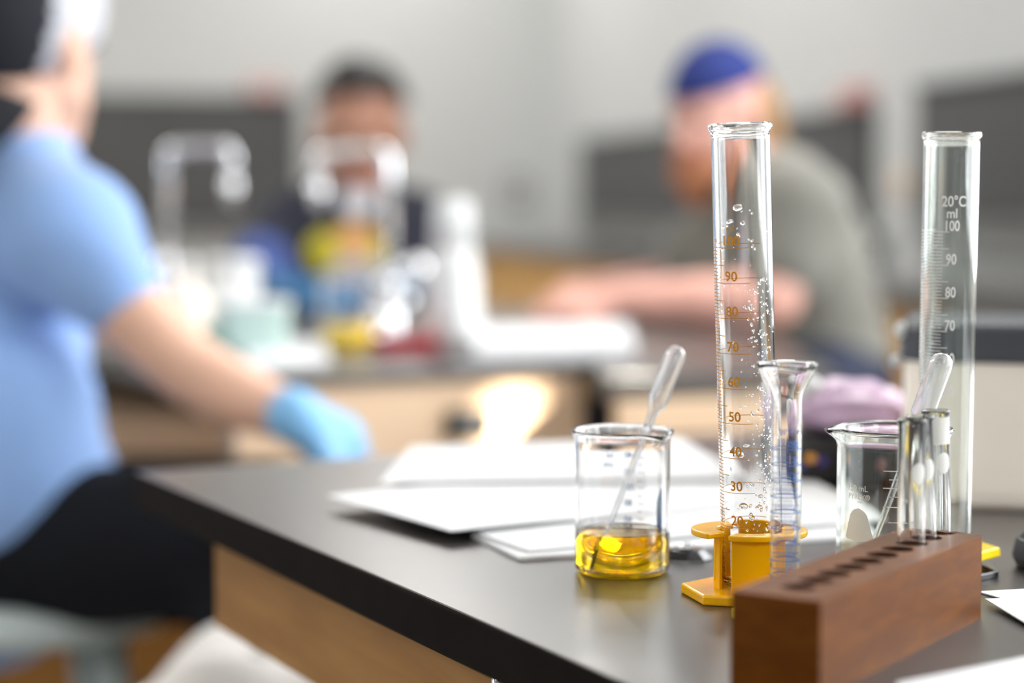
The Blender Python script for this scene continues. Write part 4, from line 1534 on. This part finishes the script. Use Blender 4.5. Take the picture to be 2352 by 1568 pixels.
bm = bmesh.new()
dome(bm, mt1, (0.086, 0.107, 0.102), -0.058, tilt=rad(28))
cp = solid(obj('cap', bm, M['cap_w'], P1, recalc=True), 0.004)
cp.data.materials.append(M['cap_k'])
inv = mt1.inverted()
for p_ in cp.data.polygons:
    c = inv @ p_.center
    if c.y < -0.012 - 0.35 * (c.x) + 0.0 and True:
        p_.material_index = 1
rel(cp)
bm = bmesh.new()
bill(bm, mt1, -1, 0.065, 0.065, 0.086, -0.055)
bl_ = obj('cap_bill', bm, M['cap_k'], cp, smooth=True)
bpy.context.view_layer.update()
bl_.matrix_parent_inverse = cp.matrix_world.inverted()
bm = bmesh.new()
dome(bm, mt1, (0.080, 0.100, 0.094), -0.055, tilt=rad(22))
rel(solid(obj('hair', bm, M['hair_k'], P1), 0.003))
ps = pel
stool('grey green lab stool under the person in the sky blue t-shirt', -0.548, 2.2, 0.672, 0.185)

# white garment heap over a stool at lower left
cst = stool('lab stool hidden under the off white coat', -0.225, 1.72, 0.64, 0.10)
bm = bmesh.new()
n = 60
rows_ = []
rnd = random.Random(5)
for j in range(26):
    v = j / 25
    ring = []
    for i in range(n):
        a = 2 * PI * i / n
        fold = 0.012 * math.sin(7 * a + 1.3) + 0.008 * math.sin(13 * a + 2 * v)
        if v < 0.45:
            r_ = 0.115 * v / 0.45
            z = 0.715 + 0.018 * math.sin(3 * a + 6 * v) * (v / 0.45) - 0.02 * (v / 0.45) ** 4 + 0.012 * math.sin(9 * v * 2 + a)
        else:
            t_ = (v - 0.45) / 0.55
            r_ = 0.115 + 0.055 * t_ + fold * t_ * 1.8
            z = 0.695 - 0.36 * t_ + 0.012 * math.sin(2 * a) + 0.012 * math.sin(9 * v * 2 + a)
        ring.append(bm.verts.new((r_ * math.cos(a), r_ * math.sin(a), z - 0.045)))
    rows_.append(ring)
for A_, B_ in zip(rows_[:-1], rows_[1:]):
    for i in range(n):
        bm.faces.new((A_[i], A_[(i + 1) % n], B_[(i + 1) % n], B_[i]))
bmesh.ops.remove_doubles(bm, verts=bm.verts, dist=1e-5)
co = solid(obj('draped_coat', bm, M['coat'], None, (-0.225, 1.72, 0.02)), 0.004)
tag(co, 'off white coat heaped over a stool below the near bench corner', 'coat')

# ---- person in blue cap
P2 = thing('person', 'bearded person in royal blue cap and olive grey t-shirt leaning on folded arms', 'person', (q(1935, 900, 3.220).x, 3.22, 0))
bpy.context.view_layer.update()
pel = q(1950, 925, 3.240); abd = q(1865, 780, 3.240); che = q(1800, 620, 3.230); uch = q(1765, 500, 3.220); nk = q(1722, 410, 3.200)
nsh = q(1838, 490, 3.070); fsh = q(1700, 500, 3.370)
nel = q(1775, 690, 3.010); nwr = q(1420, 690, 3.040)
fel = q(1560, 660, 3.390); fwr = q(1400, 668, 3.260)
hc2_ = q(1645, 268, 3.190)
mt2 = head_parts(hc2_, (-0.72, -0.69, 0), rad(-8), 0.88)
hc_, he_, hrot, hsc, HP = head_shapes(mt2)
nkn = Vector((0.15, 3.11, 0.70)); fkn = Vector((0.17, 3.33, 0.70))
pel = Vector((0.50, 3.24, 0.80))
nhip = pel + Vector((-0.02, -0.10, -0.02)); fhip = pel + Vector((-0.02, 0.10, -0.02))
nan = Vector((0.17, 3.11, 0.26)); fan = Vector((0.19, 3.33, 0.26))
body = [(pel, .11, abd, .10), (abd, .10, che, .12), (che, .12, uch, .105), (uch, .09, nsh, .055), (uch, .09, fsh, .055), (uch, .075, nk, .06), (nk, .058, HP(0, -0.02, -0.06), .058),
        (nsh, .055, nel, .042), (nel, .042, q(1620, 690, 3.020), .042), (q(1620, 690, 3.020), .042, nwr, .027), (fsh, .055, fel, .042), (fel, .040, fwr, .027),
        (nhip, .08, nkn, .06), (fhip, .08, fkn, .06), (nkn, .055, nan, .04), (fkn, .055, fan, .04), (nan, .04, nan + Vector((-.12, 0, -.03)), .032), (fan, .04, fan + Vector((-.12, 0, -.03)), .032)]
hh = hand_caps(nwr, (-1, 0.12, -0.05), (-0.1, -0.5, 0.85), -1, 1.05, 0.7) + hand_caps(fwr, (-1, -0.42, 0.0), (0, 0.5, 0.85), 1, 1.05, 0.7)
rel(blob('body', body + hh + hc_, M['skin2'], P2, 0.007, 4, he_))
face(P2, mt2)
g = .014
shirt = [(pel + Vector((0, 0, .03)), .125, abd, .125), (abd, .125, che, .135 + g), (che, .135 + g, uch, .11 + g), (uch, .10, nsh, .07 + g), (uch, .10, fsh, .07 + g), (nsh, .07 + g, nsh + (nel - nsh) * 0.55, .066), (fsh, .07 + g, fsh + (fel - fsh) * 0.55, .066), (q(1640, 600, 3.270), .09, q(1780, 600, 3.220), .13),
         (q(1825, 560, 3.150), .10, q(1860, 700, 3.200), .10)]
sh2 = rel(blob('t_shirt', shirt, M['shirt_g'], P2, 0.010, 6))
patch('chest_print', q(1620, 590, 3.0), (-0.75, -0.66, 0), 0.055, 0.062, 'wht_print', P2, sh2, 0.003)
patch('chest_print', q(1585, 575, 3.0), (-0.75, -0.66, 0), 0.022, 0.035, 'pur_print', P2, sh2, 0.005)
tro = [(pel, .13, nhip, .10), (pel, .13, fhip, .10), (nhip, .10, nkn, .078), (fhip, .10, fkn, .078), (nkn, .074, nan, .055), (fkn, .074, fan, .055)]
rel(blob('trousers', tro, M['navy'], P2, 0.010, 5))
for a in (nan, fan):
    rel(blob('shoe', [(a + Vector((.03, 0, -.03)), .042, a + Vector((-.15, 0, -.04)), .036)], M['shoe'], P2, 0.008, 3))
bm = bmesh.new()
dome(bm, mt2, (0.080, 0.100, 0.100), 0.022, tilt=rad(-10))
cp = rel(solid(obj('cap', bm, M['cap_b'], P2), 0.004))
bm = bmesh.new()
bill(bm, mt2, -1, 0.035, 0.045, 0.075, 0.03)
bl_ = obj('cap_bill', bm, M['cap_b'], cp, smooth=True)
bpy.context.view_layer.update()
bl_.matrix_parent_inverse = cp.matrix_world.inverted()
rot = hrot
rel(blob('hair', [], M['hair_b'], P2, 0.007, 4, [(HP(0, -0.070, -0.01), (0.078, 0.058, 0.080), rot), (HP(0, -0.085, -0.07), (0.070, 0.045, 0.065), rot)]))
rel(blob('beard', [(HP(-0.055, 0.03, -0.055), .018, HP(-0.02, 0.075, -0.10), .024), (HP(0.055, 0.03, -0.055), .018, HP(0.02, 0.075, -0.10), .024), (HP(0, 0.07, -0.10), .03, HP(0, 0.068, -0.135), .022), (HP(-.025, .095, -.052), .008, HP(.025, .095, -.052), .008)], M['beard'], P2, 0.005, 3))
for ch in P2.children:
    rel(ch)
stool('grey green lab stool under the person in the blue cap', 0.505, 3.24, 0.675, 0.16)

# ---- person in navy behind the faucet
P3 = thing('person', 'dark haired person in navy top with yellow print behind the chrome faucet', 'person', (q(815, 700, 3.82).x, 3.82, 0))
bpy.context.view_layer.update()
D3 = 3.82
pel = q(815, 880, D3); pel.z = 0.76
abd = q(812, 760, D3); che = q(810, 620, D3 - .02); uch = q(815, 510, D3 - .02); nk = q(825, 420, D3 - .03)
ls = q(668, 520, D3 - .02); rs_ = q(955, 520, D3 - .02)
le = q(612, 655, 3.68); lw = Vector((q(650, 668, 3.46).x, 3.46, 0.940))
re = q(985, 650, 3.70); rw = Vector((q(905, 690, 3.48).x, 3.48, 0.938))
mt3 = head_parts(q(828, 305, D3 - .05), (0.05, -1, 0), rad(-10), 1.0)
hc_, he_, hrot, hsc, HP = head_shapes(mt3)
lk = Vector((-0.42, 3.66, 0.70)); rk_ = Vector((-0.20, 3.66, 0.70))
la = Vector((-0.42, 3.68, 0.26)); ra2 = Vector((-0.20, 3.68, 0.26))
lh_ = pel + Vector((-0.09, -0.0, -0.02)); rh_ = pel + Vector((0.09, 0, -0.02))
body = [(pel, .11, abd, .105), (abd, .105, che, .115), (che, .115, uch, .09), (uch, .08, ls, .05), (uch, .08, rs_, .05), (uch, .07, nk, .055), (nk, .054, HP(0, -0.02, -0.06), .055),
        (ls, .05, le, .04), (le, .036, lw, .025), (rs_, .05, re, .04), (re, .036, rw, .025), (lh_, .08, lk, .06), (rh_, .08, rk_, .06), (lk, .055, la, .04), (rk_, .055, ra2, .04),
        (la, .04, la + Vector((0, -.12, -.03)), .032), (ra2, .04, ra2 + Vector((0, -.12, -.03)), .032)]
hl = hand_caps(lw, (0.75, -0.6, -0.05), (0.1, -0.3, 0.9), -1, 1.0, 0.5)
hr_ = hand_caps(rw, (-0.75, -0.6, -0.05), (-0.1, -0.3, 0.9), 1, 1.0, 0.5)
rel(blob('body', body + hl + hr_ + hc_, M['skin3'], P3, 0.007, 4, he_))
face(P3, mt3)
g = .014
sh3 = rel(blob('sweater', [(pel + Vector((0, 0, .03)), .12, abd, .12), (abd, .12, che, .125 + g), (che, .125 + g, uch, .10 + g), (uch, .09, ls, .062 + g), (uch, .09, rs_, .062 + g), (ls, .06 + g, le, .056), (rs_, .06 + g, re, .056), (re, .055, re + (rw - re) * .7, .042)], M['shirt_n'], P3, 0.010, 5))
rel(blob('lower_sleeve', [(le + Vector((-.01, -.01, .04)), .058, le + (lw - le) * .7, .045)], M['sleeve_b'], P3, 0.009, 4))
rel(blob('trousers', [(pel, .12, lh_, .095), (pel, .12, rh_, .095), (lh_, .095, lk, .075), (rh_, .095, rk_, .075), (lk, .072, la, .055), (rk_, .072, ra2, .055)], M['navy'], P3, 0.010, 4))
for a in (la, ra2):
    rel(blob('shoe', [(a + Vector((0, .03, -.03)), .042, a + Vector((0, -.15, -.04)), .036)], M['shoe'], P3, 0.008, 3))
rel(blob('glove', hand_caps(lw, (0.75, -0.6, -0.05), (0.1, -0.3, 0.9), -1, 1.05, 0.5, 0.003) + [(lw - Vector((.02, -.02, 0)), .030, lw, .030)], M['glove_d'], P3, 0.006, 2))
rel(blob('glove', hand_caps(rw, (-0.75, -0.6, -0.05), (-0.1, -0.3, 0.9), 1, 1.05, 0.5, 0.003) + [(rw - Vector((-.02, -.02, 0)), .030, rw, .030)], M['glove_d'], P3, 0.006, 2))
for (nm, x, y, rx, rz, mm, of) in (('chest_print', 735, 585, 0.040, 0.038, 'yel_print', .003), ('chest_print', 800, 560, 0.036, 0.036, 'org_print', .005), ('chest_print', 850, 590, 0.028, 0.034, 'yel_print', .003), ('chest_print', 805, 640, 0.055, 0.030, 'wht_print', .006), ('collar', 805, 462, 0.034, 0.03, 'wht_print', .003)):
    patch(nm, q(x, y, D3 - 0.3), (0, -1, 0), rx, rz, mm, P3, sh3, of)
bm = bmesh.new()
dome(bm, mt3, (0.085, 0.105, 0.100), 0.022, tilt=rad(18))
rel(solid(obj('hair', bm, M['hair_k'], P3), 0.010))
for ch in P3.children:
    rel(ch)
stool('grey green lab stool under the person in navy', pel.x, D3, 0.64, 0.16)
